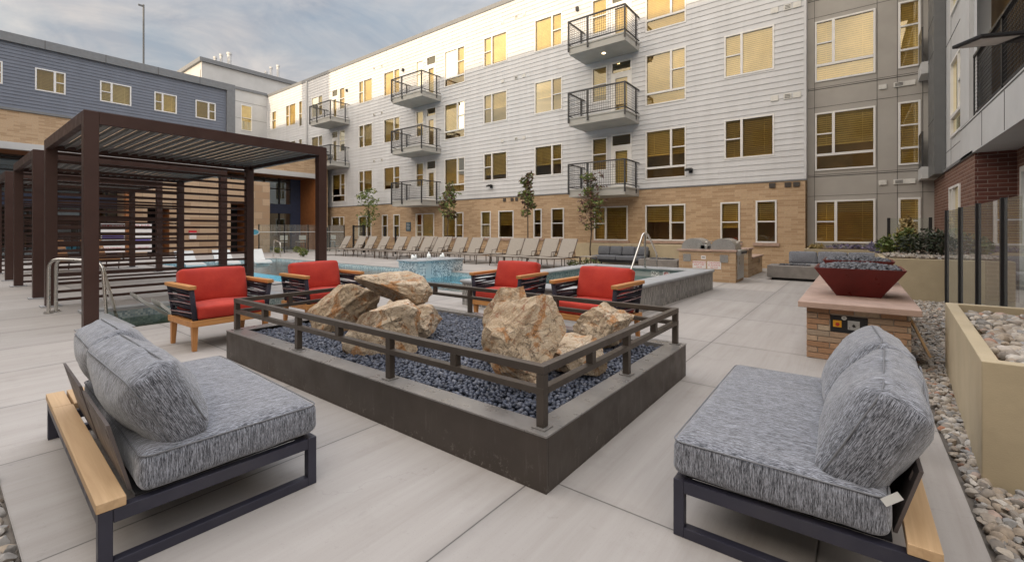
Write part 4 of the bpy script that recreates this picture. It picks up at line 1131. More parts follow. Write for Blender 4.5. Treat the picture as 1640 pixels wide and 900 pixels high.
# ------------------------------------------------------------------ stucco planters
pl = thing('stucco_planter', 'tan stucco planter box filled with river stones beside the gravel', 'planter', (0, 0, 0))
o4 = [(.54, 3.46), (.70, 6.08), (4.2, 6.08), (4.2, 3.46)]
i4 = [(.62, 3.54), (.78, 6.0), (4.12, 6.0), (4.12, 3.54)]
mb = MB(); n = 4
vs = [(x, y, z) for z in (-.1, .65) for x, y in o4] + [(x, y, z) for z in (.65, .45) for x, y in i4]
mb.add(vs, [(i, (i + 1) % 4, 4 + (i + 1) % 4, 4 + i) for i in range(4)] + [(4 + i, 4 + (i + 1) % 4, 8 + (i + 1) % 4, 8 + i) for i in range(4)] + [(8 + i, 8 + (i + 1) % 4, 12 + (i + 1) % 4, 12 + i) for i in range(4)] + [(12, 13, 14, 15)])
mb.build('box', M['stucco'], pl, bevel=.006)
P5 = scatter(.70, 3.2, 3.58, 5.97, .062, .575, .015, 12, lambda x, y: x > .66 + (y - 3.54) * .065)
o = stones('planter_stones', M['gravel'], P5, np.random.default_rng(7).uniform(.03, .058, len(P5)), 9, 2, (.55, .85), .25, False)
tag(o, 'pale rounded stones filling the near stucco planter', 'stones')
def planter(name, label, poly, h):
    t = thing(name, label, 'planter'); mb = MB(); mb.prism(poly, -.05, h); mb.build('box', M['stucco'], t, bevel=.01)
    cx = sum(p[0] for p in poly) / len(poly); cy = sum(p[1] for p in poly) / len(poly)
    return t
planter('stucco_planter', 'long tan stucco planter at the foot of the brick wall behind the grey sofa', [(-9.7, 17.2), (-4.4, 17.2), (-4.4, 18.4), (-9.7, 18.4)], .81)
planter('stucco_planter', 'tan stucco planter stepping forward under the grey wing with shrubs', [(-1.25, 16.3), (.42, 16.3), (.42, 11.75), (1.88, 11.75), (1.88, 18.7), (-1.25, 18.7)], .80)
mb = MB(); mb.box(-1.15, 1.8, 16.4, 18.4, .804, .82); mb.box(.5, 1.8, 11.85, 16.39, .804, .82); o = mb.build('mulch', M['soil']); kind(o, 'stuff'); tag(o, 'brown mulch on top of the stepped stucco planter', 'mulch')
P6 = scatter(.5, 1.8, 11.85, 14.5, .10, .83, .01, 14)
o = stones('planter_stones', M['gravel'], P6, np.random.default_rng(9).uniform(.03, .06, len(P6)), 3, 1, (.5, .8), .25, False); tag(o, 'pale stones on the stepped planter under the dark shrub', 'stones')

# ------------------------------------------------------------------ brick fire counter and bowls
fc = thing('fire_counter', 'long brick counter with pink stone top and a black control panel', 'counter', (.005, 7.4, 0))
cx, cy, ch = .425, 1.66, .545
mb = MB(); mb.box(-cx + .012, cx - .012, -cy + .012, cy - .012, 0, ch); mb.build('core', M['mortar'], fc)
mb = MB(); rows = 9; bh = ch / rows; bl = .205; rr = random.Random(4)
pan = (-.215, .095, .30, .475)     # control panel hole in the near face: u0,u1,z0,z1
for r_ in range(rows):
    z0, z1 = r_ * bh + .004, (r_ + 1) * bh - .004
    for (L_, axis, side) in ((2 * cx, 'x', -1), (2 * cx, 'x', 1), (2 * cy, 'y', -1), (2 * cy, 'y', 1)):
        a = -L_ / 2; first = True
        while a < L_ / 2 - .01:
            l = bl * (.5 if (first and r_ % 2) else 1.0); first = False
            b = min(a + l, L_ / 2)
            o0, o1 = .0, .05
            if axis == 'x':
                segs = [(a + .004, b - .004)]
                if side == -1 and z1 > pan[2] and z0 < pan[3]:
                    segs = [(p, q_) for p, q_ in ((a + .004, min(b - .004, pan[0])), (max(a + .004, pan[1]), b - .004)) if q_ - p > .012]
                for (p, q_) in segs:
                    y = side * cy; j = rr.uniform(0, .004)
                    mb.box(p, q_, min(y, y - side * .06) - (j if side < 0 else 0), max(y, y - side * .06) + (j if side > 0 else 0), z0, z1)
            else:
                p, q_ = max(a + .004, -cy + .062), min(b - .004, cy - .062); x = side * cx
                if q_ - p > .012: mb.box(min(x, x - side * .06), max(x, x - side * .06), p, q_, z0, z1)
            a = b
mb.build('brickwork', M['brickloose'], fc, bevel=.003)
mb = MB(); mb.box(-.49, .49, -1.78, 1.78, ch + .002, ch + .062); mb.build('countertop', M['sandstone'], fc, bevel=.006)
mb = MB(); mb.box(pan[0] + .003, pan[1] - .003, -cy - .001, -cy + .05, pan[2] + .004, pan[3] - .004); cp = mb.build('control_panel', M['black'], fc, bevel=.003)
yb = -cy - .0015
mb = MB(); mb.box(-.19, -.118, yb - .006, yb, .355, .425); k = mb.build('stop_switch', M['yellow'], cp, bevel=.004)
mb = MB(); mb.cyl((-.152, yb - .03, .387), .017, .024, 16, axis='y'); mb.build('button', M['switch_red'], cp, bevel=.003)
mb = MB(); mb.box(-.068, .03, yb - .005, yb, .34, .432); mb.build('timer_plate', M['grill'], cp, bevel=.003)
mb = MB(); mb.cyl((-.018, yb - .022, .384), .013, .016, 16, axis='y'); mb.box(-.019, -.017, yb - .0065, yb - .0052, .36, .41); mb.build('timer_knob', M['ink'], cp)
mb = MB(); mb.cyl((-.097, yb - .008, .455), .022, .007, 18, axis='y'); mb.build('round_tag', M['tag'], cp)
mb = MB(); mb.box(-.105, -.100, yb - .0095, yb - .0085, .45, .46); mb.box(-.095, -.09, yb - .0095, yb - .0085, .45, .46); mb.build('tag_mark', M['ink'], cp)
mb = MB(); mb.cbox((cx + .065, -1.32, .33), (.02, .46, .42), (0, R(-22), 0)); mb.build('access_panel', M['plank'], fc, bevel=.003)
mb = MB(); mb.box(cx + .0005, cx + .006, -1.53, -1.1, .14, .52); mb.build('access_opening', M['dark'], fc)
def bowl(label, y):
    t = thing('fire_bowl', label, 'fire bowl', (.025, y, ch + .0625), 0, 'square red fire bowls on the counter')
    mb = MB(); b, tp, h, w = .20, .405, .325, .012
    vs = [(sx * b, sy * b, 0) for sx, sy in ((-1, -1), (1, -1), (1, 1), (-1, 1))] + [(sx * tp, sy * tp, h) for sx, sy in ((-1, -1), (1, -1), (1, 1), (-1, 1))]
    vs += [(sx * (tp - w), sy * (tp - w), h) for sx, sy in ((-1, -1), (1, -1), (1, 1), (-1, 1))] + [(sx * (b + .12), sy * (b + .12), h - .07) for sx, sy in ((-1, -1), (1, -1), (1, 1), (-1, 1))]
    f = [(3, 2, 1, 0), (12, 13, 14, 15)]
    for a in (0, 4, 8): f += [(a + i, a + (i + 1) % 4, a + 4 + (i + 1) % 4, a + 4 + i) for i in range(4)]
    mb.add(vs, f); mb.build('bowl', M['bowl'], t, bevel=.003)
    Pq = scatter(-.355, .355, -.355, .355, .038, .312, .010, int(y * 10), None, lambda x, yy: .045 * (1 - (x / .4) ** 2) * (1 - (yy / .4) ** 2))
    Pq = Pq + np.array([.025, y, ch + .0625])
    o = stones('lava_pebbles', M['lava'], Pq, np.random.default_rng(int(y * 7)).uniform(.020, .032, len(Pq)), 5, 1, (.6, .9), .2)
    return o
tag(bowl('oxblood red square fire bowl at the control panel end of the counter', 6.59), 'dark pebbles heaped in the fire bowl above the control panel', 'pebbles')
tag(bowl('oxblood red square fire bowl half hidden behind the other bowl', 8.32), 'dark pebbles heaped in the fire bowl farther from the panel', 'pebbles')

# ------------------------------------------------------------------ red armchairs
def armchair(label, loc, rz):
    t = thing('rope_armchair', label, 'armchair', loc, rz, 'red cushioned teak armchairs')
    for sx in (-1, 1):
        for sy in (-1, 1):
            mb = MB(); x, y = sx * .385, sy * .305
            a, b = .03, .021; ox, oy = sx * .0, sy * -.0 if sy > 0 else -.03
            vs = [(x + ox * 1 + px * b, y + (oy if sy < 0 else 0) + py * b, 0) for px, py in ((-1, -1), (1, -1), (1, 1), (-1, 1))] + [(x + px * a, y + py * a, .275) for px, py in ((-1, -1), (1, -1), (1, 1), (-1, 1))]
            mb.add(vs, [(3, 2, 1, 0), (4, 5, 6, 7), (0, 1, 5, 4), (1, 2, 6, 5), (2, 3, 7, 6), (3, 0, 4, 7)])
            mb.build('leg', M['teak'], t, bevel=.004)
    mb = MB(); z0, z1 = .276, .345
    mb.box(-.43, .43, .295, .36, z0, z1); mb.box(-.43, .43, -.36, -.295, z0, z1); mb.box(-.43, -.36, -.2945, .2945, z0, z1); mb.box(.36, .43, -.2945, .2945, z0, z1)
    mb.build('seat_rail', M['teak_h'], t, bevel=.004)
    mb = MB(); mb.box(-.36, .36, -.29, .29, .30, .33); mb.build('seat_deck', M['black'], t)
    rnd = random.Random(int(loc[0] * 10))
    for sx in (-1, 1):
        mb = MB(); x = sx * .425
        mb.add([(x - .04, -.36, .70), (x + .04, -.36, .70), (x + .04, .37, .695), (x - .04, .37, .695), (x - .04, -.36, .742), (x + .04, -.36, .742), (x + .04, .37, .74), (x - .04, .37, .74)], [(3, 2, 1, 0), (4, 5, 6, 7), (0, 1, 5, 4), (1, 2, 6, 5), (2, 3, 7, 6), (3, 0, 4, 7)])
        mb.build('arm_rest', M['teak_arm'], t, bevel=.008)
        for (pa, pb_, pr_) in (((sx * .385, .325, .346), (x, .335, .699), .027), ((sx * .385, -.30, .346), (x, -.33, .699), .024)):
            mb = MB(); mb.tube([pa, pb_], pr_, 8); mb.build('arm_post', M['rope'], t, smooth=True)
        for nm, mat, lo, n in (('cord_panel', 'rope', 0, 20), ('cord_fleck', 'rope_light', 1, 7)):
            mb = MB()
            for i in range(n):
                za = .365 + (i + .5 * lo + rnd.uniform(-.2, .2)) * .33 / n; zb = za + rnd.uniform(-.05, .05); zb = min(.69, max(.36, zb))
                u = lambda z: sx * (.385 + .04 * (z - .346) / .35 + .012 * (1 if i % 2 else -1) + .014 * lo)
                mb.tube([(u(za), .335, za), (u((za + zb) / 2) + sx * .006, .0, (za + zb) / 2 + rnd.uniform(-.008, .008)), (u(zb), -.32, zb)], .0105 if not lo else .006, 6)
            mb.build(nm, M[mat], t, smooth=True)
    mb = MB()
    for i in range(11):
        z = .40 + i * .028; mb.tube([(-.40, -.325 - .01 * (i % 2), z), (.40, -.325 - .01 * (i % 2), z + rnd.uniform(-.02, .02))], .009, 6)
    mb.build('back_cord', M['rope'], t, smooth=True)
    c = cushion_mesh(.745, .63, .15, .035, .004, .01, .018, 20, .005, int(loc[1] * 9)); c.build('seat_cushion', M['red'], t, smooth=True, loc=(0, .035, .346 + .075))
    c = cushion_mesh(.74, .17, .42, .045, .006, .03, .012, 20, .006, int(loc[1] * 5) + 3, taper=.15)
    o = c.build('back_cushion', M['red'], t, smooth=True, loc=(0, -.205, .675)); o.rotation_euler = (R(14), 0, 0)
    return t
armchair('red cushioned armchair facing the planter, back to the plunge pool', (-6.20, 2.19, 0), R(-88))
armchair('red cushioned armchair facing the planter, back to the pergola post and pool', (-6.26, 3.55, 0), R(-90))
armchair('red cushioned armchair at the planter by the low pool wall end', (-4.07, 5.24, 0), R(181.5))
armchair('red cushioned armchair at the planter in front of the stone spa', (-2.54, 5.04, 0), R(177))

# ------------------------------------------------------------------ pergolas
def pergola(label, x0):
    t = thing('louvred_pergola', label, 'pergola', (x0, 1.26, 0), 0, 'brown metal louvred pergolas')
    w, dpt, h, q = 3.36, 3.46, 2.97, .155
    for (x, y) in ((0, 0), (w - q, 0), (0, dpt - q), (w - q, dpt - q)):
        mb = MB(); mb.box(x, x + q, y, y + q, .02, h); o = mb.build('post', M['pergola'], t, bevel=.006)
        f = MB(); f.box(x - .06, x + q + .06, y - .06, y + q + .06, .003, .019); f.build('base_plate', M['cap_stone'], o)
    for nm, (a, b, c, d_) in (('beam', (q + .001, w - q - .001, 0, .06)), ('beam', (q + .001, w - q - .001, dpt - .06, dpt)), ('beam', (0, .06, q + .001, dpt - q - .001)), ('beam', (w - .06, w, q + .001, dpt - q - .001))):
        mb = MB(); mb.box(a, b, c, d_, h - .17, h); mb.build(nm, M['pergola'], t, bevel=.004)
    mb = MB(); y = .1
    while y < dpt - .1:
        m = Matrix.Translation((w / 2, y + .07, h - .075)) @ Matrix.Rotation(R(12), 4, 'X'); mb.box(-w / 2 + .065, w / 2 - .065, -.072, .072, -.012, .012, m)
        m = Matrix.Translation((w / 2, y + .015, h - .1)); mb.box(-w / 2 + .065, w / 2 - .065, -.008, .008, -.02, .02, m)
        y += .15
    mb.build('louvre_roof', M['louvre'], t)
    for (ya, yb_) in ((.062, .085), (dpt - .085, dpt - .062)):
        mb = MB(); mb.box(.065, w - .065, ya, yb_, h - .17, h - .03); mb.build('gutter', M['pergola'], t)
    mb = MB(); z = .08
    while z < h - .24: mb.box(.055, .085, q + .0005, dpt - q - .0005, z, z + .048); z += .147
    mb.build('slat_screen', M['pergola'], t)
    return t
pergola('brown louvred pergola over the sunken plunge pool beside the red armchairs', -11.52)
pergola('second brown louvred pergola, seen through the screen of the plunge pool one', -16.28)
pergola('farthest brown louvred pergola beyond the other two', -21.55)

# plunge pool loungers and rails
def pool_lounger(label, loc, rz, mat, grp):
    t = thing('in_pool_lounger', label, 'lounger', loc, rz, grp); n = 26; mb = MB(); prof = []
    for i in range(n + 1):
        u = i / n
        if u < .42: a = u / .42; prof.append((-.85 + .62 * a, .60 - .50 * a ** .85))
        else:
            a = (u - .42) / .58; prof.append((-.23 + 1.05 * a, .10 + .10 * math.sin(a * 2.6) - .05 * a))
    w = .33; vs = []; th = .06
    for (y, z) in prof: vs += [(-w, y, z), (w, y, z), (w, y, z - th), (-w, y, z - th)]
    f = []
    for i in range(n):
        for k in range(4): f.append((i * 4 + k, i * 4 + (k + 1) % 4, i * 4 + 4 + (k + 1) % 4, i * 4 + 4 + k))
    f += [(3, 2, 1, 0), (n * 4, n * 4 + 1, n * 4 + 2, n * 4 + 3)]
    mb.add(vs, f); mb.build('shell', mat, t, smooth=True, angle=50)
    b = MB(); b.box(-.26, .26, -.15, .70, -.42, .0); b.build('base', mat, t, bevel=.03)
    return t
for i, (y, lab) in enumerate(((2.55, 'pale grey reclined lounger in the plunge pool beside the handrail'), (3.25, 'pale grey reclined lounger in the plunge pool behind the armchair'))):
    pool_lounger(lab, ((-9.35, -8.65)[i], (2.9, 3.02)[i], (-.27, -.33)[i]), R(-4), M['resin_grey'], 'loungers in the plunge pool')
for i, (x, y, lab) in enumerate(((-20.6, 8.75, 'white moulded lounger on the pool shelf nearest the bent handrails'), (-20.9, 7.6, 'white moulded lounger on the pool shelf beside the pergola post'), (-20.9, 6.3, 'white moulded lounger on the pool shelf behind the slatted screen'))):
    pool_lounger(lab, (x, y, -.06), R(-100 + 4 * i), M['resin'], 'white loungers in the pool')
def hand_rail(label, pts, r=.024, cat='handrail', flanges=True):
    P_ = [Vector(p) for p in pts]; out = [P_[0]]
    for i in range(1, len(P_) - 1):
        a, b, c = P_[i - 1], P_[i], P_[i + 1]; rr_ = min(.16, (a - b).length * .45, (c - b).length * .45)
        s, e = b + (a - b).normalized() * rr_, b + (c - b).normalized() * rr_
        for k in range(7): q_ = k / 6; out.append(s * (1 - q_) ** 2 + b * 2 * q_ * (1 - q_) + e * q_ * q_)
    out.append(P_[-1])
    t = thing('pool_handrail', label, cat, tuple(P_[0])); o_ = P_[0]
    mb = MB(); mb.tube([p - o_ for p in out], r, 12); mb.build('rail', M['steel'], t, smooth=True, angle=50)
    mb = MB(); mb.cyl((0, 0, .0), .06, .015, 20); mb.build('flange', M['steel'], t)
    return t
hand_rail('steel grab rail nearest the deck corner of the plunge pool', [(-10.62, 1.30, .01), (-10.60, 1.30, .89), (-9.70, 1.72, .84), (-9.64, 1.76, -.05)])
hand_rail('second steel grab rail close beside the other at the plunge pool', [(-10.50, 1.20, .01), (-10.48, 1.20, .89), (-9.98, 1.75, .86), (-9.92, 1.98, -.3)])
hand_rail('steel pool handrail bent over the far shelf edge', [(-24.2, 11.0, .01), (-24.1, 11.0, .9), (-23.0, 10.8, .75), (-22.9, 10.75, .0)])
hand_rail('lower steel pool handrail leaning into the water by the post', [(-18.6, 10.6, .0), (-18.5, 10.55, .75), (-17.2, 9.6, -.2)])

# ------------------------------------------------------------------ spa and fountain wall
sp = thing('raised_spa', 'raised square spa of slate mosaic with a smooth grey stone rim', 'spa', (0, 0, 0))
sx0, sx1, sy0, sy1, sh_ = -5.74, -2.62, 5.98, 11.05, .40
sxn = -2.80        # the near corner sits a little further in
oq = [(sx0, sy0), (sxn - .06, sy0), (sx1, sy1), (sx0, sy1)]
def ring(oq, iq, z0, z1, name, mat, parent, bev=0):
    mb = MB(); n = len(oq); vs = [(x, y, z) for z in (z0, z1) for x, y in oq] + [(x, y, z) for z in (z0, z1) for x, y in iq]
    f = []
    for i in range(n):
        j = (i + 1) % n; f += [(i, j, n + j, n + i), (2 * n + i, 2 * n + j, 3 * n + j, 3 * n + i), (n + i, n + j, 3 * n + j, 3 * n + i), (i, j, 2 * n + j, 2 * n + i)]
    mb.add(vs, f); return mb.build(name, mat, parent, bevel=bev, seg=3)
def inset(q, d): return [(q[0][0] + d, q[0][1] + d), (q[1][0] - d, q[1][1] + d), (q[2][0] - d, q[2][1] - d), (q[3][0] + d, q[3][1] - d)]
ring(oq, inset(oq, .3), -.1, sh_, 'wall', M['spa_stone'], sp)
ring(inset(oq, -.04), inset(oq, .40), sh_ + .001, sh_ + .06, 'rim', M['cap_stone'], sp, .025)
ii = inset(oq, .31)
mb = MB(); mb.add([(x, y, -.3) for x, y in ii], [(0, 1, 2, 3)]); mb.build('floor', M['plaster'], sp)
ring(inset(oq, .302), inset(oq, .32), .05, sh_ - .001, 'inner_tile', M['tile_band'], sp)
mb = MB(); mb.add([(x, y, .24) for x, y in inset(oq, .325)], [(0, 1, 2, 3)]); o = mb.build('spa_water', M['water_spa']); kind(o, 'structure')
def text(s, size, mat, parent, loc, rot, name='lettering'):
    c = bpy.data.curves.new(name, 'FONT'); c.body = s; c.size = size; c.align_x = 'CENTER'; c.align_y = 'CENTER'; c.extrude = .0008
    c.materials.append(mat)
    o = bpy.data.objects.new(name, c); COL.objects.link(o)
    dg = bpy.context.evaluated_depsgraph_get(); me = bpy.data.meshes.new_from_object(o.evaluated_get(dg)); bpy.data.objects.remove(o)
    o = bpy.data.objects.new(name, me); COL.objects.link(o); o.location = loc; o.rotation_euler = rot
    if parent: o.parent = parent
    return o
yi = sy1 - .325
for (x, s) in ((-5.0, "3.0"), (-3.85, "NO"), (-4.75, "FT")):
    mb = MB(); mb.box(x - .1, x + .1, yi - .012, yi - .002, .255, .385); o = mb.build('depth_marker', M['sign_white'], sp)
    text(s, .11, M['ink'], o, (x, yi - .0135, .32), (R(90), 0, 0))
mb = MB(); mb.box(-3.66, -3.50, yi - .012, yi - .002, .255, .385); o = mb.build('depth_marker', M['sign_white'], sp)
mb = MB(); pts = [(-3.58 + .045 * math.cos(a), yi - .016, .32 + .045 * math.sin(a)) for a in [i * math.pi / 12 for i in range(25)]]; mb.tube(pts, .007, 6, False); mb.tube([(-3.61, yi - .016, .35), (-3.55, yi - .016, .29)], .006, 6); mb.build('no_diving_mark', M['sign_red'], o)
hand_rail('tall steel handrail arching over the rim of the raised spa', [(-4.2, 9.8, .1), (-4.08, 10.55, 1.30), (-4.05, 10.75, 1.28), (-4.12, 11.6, .75), (-4.12, 11.62, .0)], .024)
mb = MB(); mb.cyl((-4.06, 10.62, .46), .022, .80, 12); o = mb.build('rail_post', M['steel'], smooth=True, angle=50); tag(o, 'upright steel post under the spa handrail', 'post')
fw = thing('fountain_wall', 'raised blue mosaic fountain block standing in the pool', 'fountain', (0, 0, 0))
mb = MB(); poly = [(-11.42, 9.02), (-10.9, 8.96), (-10.6, 9.05), (-10.47, 9.3), (-10.45, 10.9), (-11.42, 10.9)]
mb.prism(poly, -1.0, .40); mb.build('tiled_block', M['fountain_tile'], fw)
mb = MB(); mb.prism([(x + (-.05 if x < -11 else .05), y + (-.05 if y < 9.5 else .05)) for x, y in poly], .402, .45); mb.build('cap', M['cap_stone'], fw, bevel=.012)
for y in (9.25, 9.85, 10.45):
    mb = MB(); rr = random.Random(int(y * 10))
    for i in range(9):
        a = rr.uniform(0, 6.28); d_ = rr.uniform(0, .08); hgt = rr.uniform(.08, .24) * (1 - d_ * 5)
        mb.tube([(-10.95 + d_ * math.cos(a), y + d_ * math.sin(a), .45), (-10.95 + d_ * 1.2 * math.cos(a), y + d_ * 1.2 * math.sin(a), .45 + hgt)], [.05, .012], 8)
    mb.build('water_jet', M['foam'], fw, smooth=True)
mb = MB(); mb.box(-6.9, -5.80, 9.3, 10.35, -.5, .03); o = mb.build('pool_ledge', M['cap_stone'], bevel=.02); kind(o, 'structure')

# ------------------------------------------------------------------ sun loungers
def sling_lounger(label, loc, rz, first=[None]):
    if first[0]: return copy_thing(first[0], loc, rz, label)
    t = thing('sun_lounger', label, 'sun lounger', loc, rz, 'taupe sling sun loungers in a row')
    # foot at y=0, head towards +y
    mb = MB(); w = .33
    def sheet(pts, th=.02):
        for (a, b) in zip(pts[:-1], pts[1:]):
            mb.add([(-w, a[0], a[1]), (w, a[0], a[1]), (w, b[0], b[1]), (-w, b[0], b[1]), (-w, a[0], a[1] - th), (w, a[0], a[1] - th), (w, b[0], b[1] - th), (-w, b[0], b[1] - th)], [(0, 1, 2, 3), (7, 6, 5, 4), (0, 4, 5, 1), (1, 5, 6, 2), (2, 6, 7, 3), (3, 7, 4, 0)])
    sheet([(0, .40), (.4, .39), (.8, .375), (1.22, .37)]); mb.build('seat_sling', M['sling'], t)
    mb = MB(); sheet([(1.20, .38), (1.38, .68), (1.54, .96), (1.60, 1.06)]); mb.build('back_sling', M['sling'], t)
    f = MB()
    for sx in (-1, 1):
        x = sx * .35
        f.tube([(x, 0, .38), (x, 1.85, .36)], .018, 8); f.tube([(x, 1.22, .37), (x, 1.60, 1.05)], .016, 8)
        f.tube([(x, 1.0, .37), (x * 1.03, 1.02, .56), (x * 1.03, 1.36, .58), (x, 1.42, .37)], .013, 6)
    for y in (.02, 1.2, 1.84): f.tube([(-.35, y, .37), (.35, y, .37)], .015, 8)
    f.build('frame', M['loungeframe'], t, smooth=True)
    for sx in (-1, 1):
        for y in (.12, 1.72):
            mb = MB(); mb.tube([(sx * .35, y, .37), (sx * .34, y + (.03 if y > 1 else -.03), 0)], .017, 8); mb.build('leg', M['loungeframe'], t, smooth=True)
    first[0] = t; return t
heads = [(-8.6, 'taupe sling lounger at the end of the row, beside the charcoal sofa'), (-9.45, 'taupe sling lounger next but one to the charcoal sofa'), (-10.3, 'taupe sling lounger third along from the charcoal sofa'), (-11.1, 'taupe sling lounger last of the four by the sofa, beside the gap'),
         (-12.5, 'taupe sling lounger on the far side of the gap, behind an armchair'), (-13.4, 'taupe sling lounger in line with the plum leaved second tree'), (-14.45, 'taupe sling lounger right behind the end of the fountain block'),
         (-15.5, 'taupe sling lounger behind the middle of the fountain block'), (-16.5, 'taupe sling lounger behind the left end of the fountain block'), (-17.4, 'taupe sling lounger just left of the fountain block'), (-18.4, 'taupe sling lounger before the blue wall sign'),
         (-20.1, 'taupe sling lounger before the dark fence post, nearest the small table'), (-21.2, 'taupe sling lounger below the thin green tree'), (-22.3, 'taupe sling lounger in front of the dark framed gate'), (-23.3, 'taupe sling lounger at the pergola end of the row')]
for i, (x, lab) in enumerate(heads):
    sling_lounger(lab, (x + .06 * ((i * 53) % 5 - 2) / 2, 13.15 + ((i * 29) % 7) * .06, 0), R(-4 + (i * 37 % 7) * 1.3))
for i, (x, lab) in enumerate(((-17.0, 'taupe sling lounger standing in the second line behind the fountain'), (-18.1, 'taupe sling lounger in the second line before the brick wall'), (-19.2, 'taupe sling lounger in the second line below the wall sign'))):
    copy_thing(bpy.data.objects['sun_lounger'], (x, 15.0, 0), R(-2 + i), lab)
# low side tables between the loungers
def side_table(label, loc):
    t = thing('side_table', label, 'side table', loc, 0, 'low side tables between loungers')
    mb = MB(); mb.box(-.24, .24, -.24, .24, .40, .43); mb.build('top', M['sling'], t, bevel=.006)
    for sx in (-1, 1):
        for sy in (-1, 1): mb = MB(); mb.box(sx * .21 - .015, sx * .21 + .015, sy * .21 - .015, sy * .21 + .015, 0, .399); mb.build('leg', M['loungeframe'], t)
side_table('low taupe side table in the gap between two groups of loungers', (-11.8, 14.4, 0)); side_table('low taupe side table by the group of loungers near the gate', (-19.2, 14.0, 0)); side_table('low taupe side table beside the last lounger by the sofa', (-7.75, 14.7, 0))
# slatted chaises behind the pergola
def chaise(label, loc, rz):
    t = thing('slatted_chaise', label, 'chaise', loc, rz, 'slatted chaises behind the pergola'); mb = MB()
    for i in range(9): mb.box(-.3, .3, i * .13, i * .13 + .09, .34, .365)
    for i in range(8):
        m = Matrix.Translation((0, 1.18, .36)) @ Matrix.Rotation(R(55), 4, 'X'); mb.box(-.3, .3, i * .11, i * .11 + .08, -.012, .012, m)
    mb.build('slats', M['teak_h'], t)
    f = MB()
    for sx in (-1, 1):
        f.tube([(sx * .3, 0, .33), (sx * .3, 1.2, .33), (sx * .3, 1.72, 1.08)], .02, 8)
        for y in (.1, 1.15): f.tube([(sx * .3, y, .33), (sx * .3, y + .05, 0)], .018, 8)
    f.build('frame', M['loungeframe'], t)
chaise('brown slatted chaise behind the pergola screen, nearer the deck edge', (-20.6, 2.9, 0), R(100)); chaise('brown slatted chaise behind the pergola screen, nearer the pool', (-20.9, 3.9, 0), R(98))

# ------------------------------------------------------------------ far sofas, concrete fire tables, grill islands
def far_sofa(label, x0, x1, y, seats, mat):
    t = thing('outdoor_sofa', label, 'outdoor sofa', (x0, y, 0)); L_ = x1 - x0; w = L_ / seats
    mb = MB(); mb.box(0, L_, -.75, .05, .12, .2); mb.box(0, L_, .02, .06, .2, .6)
    for x in (.05, L_ - .1):
        for yy in (-.7, 0): mb.box(x, x + .05, yy, yy + .05, 0, .12)
    mb.build('frame', M['black'], t)
    for i in range(seats): c = cushion_mesh(w - .01, .15, .36, .05, 0, .03, .01, 10, .006, i); o = c.build('back_cushion', mat, t, smooth=True, loc=(w * (i + .5), -.08, .56)); o.rotation_euler = (R(-14), 0, 0)
    for i in range(2): c = cushion_mesh(L_ / 2 - .01, .72, .17, .05, 0, 0, .012, 10, .005, i + 5); c.build('seat_cushion', mat, t, smooth=True, loc=(L_ / 4 + i * L_ / 2, -.4, .30))
    return t
far_sofa('charcoal outdoor sofa with four back cushions before the stucco planter', -8.4, -6.3, 16.9, 4, M['fabric_plain'])
far_sofa('grey woven outdoor sofa in the corner behind the concrete fire table', -1.6, .55, 15.95, 3, M['fabric'])
def fire_table(label, x0, x1, y0, y1, h):
    t = thing('fire_table', label, 'fire table', ((x0 + x1) / 2, (y0 + y1) / 2, 0)); a, b = (x1 - x0) / 2, (y1 - y0) / 2
    mb = MB(); mb.box(-a, a, -b, b, .07, h); mb.build('body', M['fireconc'], t, bevel=.012)
    mb = MB(); mb.box(-a + .1, a - .1, -b + .1, b - .1, 0, .069); mb.build('plinth', M['black'], t)
    mb = MB(); mb.box(-a * .6, a * .6, -b * .35, b * .35, h + .001, h + .012); mb.build('burner_tray', M['black'], t)
    Pq = scatter(-a * .57, a * .57, -b * .32, b * .32, .06, h + .02, .008, 3) + np.array([t.location.x, t.location.y, 0])
    o = stones('lava_pebbles', M['lava'], Pq, np.full(len(Pq), .03), 3, 1); return o
tag(fire_table('grey cast concrete fire table before the corner sofa', -1.95, -.72, 14.2, 15.05, .40), 'dark pebbles in the fire table before the corner sofa', 'pebbles')
tag(fire_table('grey cast concrete fire table between the charcoal sofa and grills', -6.1, -4.75, 15.3, 16.3, .36), 'dark pebbles in the fire table near the grill island', 'pebbles')
gi = thing('grill_island', 'tan brick grill island with stone top and two red lettered signs', 'grill island', (0, 0, 0))
gx0, gx1, gy0, gy1, gh = -3.9, -2.46, 12.72, 13.75, .80
mb = MB(); mb.box(gx0, gx1, gy0, gy0 + .01, 0, gh); mb.build('brick_front', M['brick_x'], gi)
mb = MB(); mb.box(gx0, gx1 - .002, gy0 + .0105, gy1, 0, gh); mb.build('brick_body', M['brick_y'], gi)
mb = MB(); mb.box(gx0 - .04, gx1 + .03, gy0 - .04, 14.0, gh + .002, gh + .05); mb.build('countertop', M['sandstone'], gi, bevel=.006)
mb = MB(); mb.box(gx1 - .0015, gx1 + .02, gy0 + .18, gy1 - .05, .08, gh - .03); o = mb.build('steel_door', M['grill'], gi)
mb = MB(); mb.box(gx1 + .021, gx1 + .04, gy0 + .3, gy0 + .34, .35, .65); mb.build('handle', M['steel'], o)
for xx in (gx0 + .22, gx1 - .28):
    mb = MB(); mb.box(xx - .1, xx + .1, gy0 - .012, gy0 - .001, .52, .72); mb.build('vent_plate', M['grill'], gi)
PI = Plane('y-', gy0)
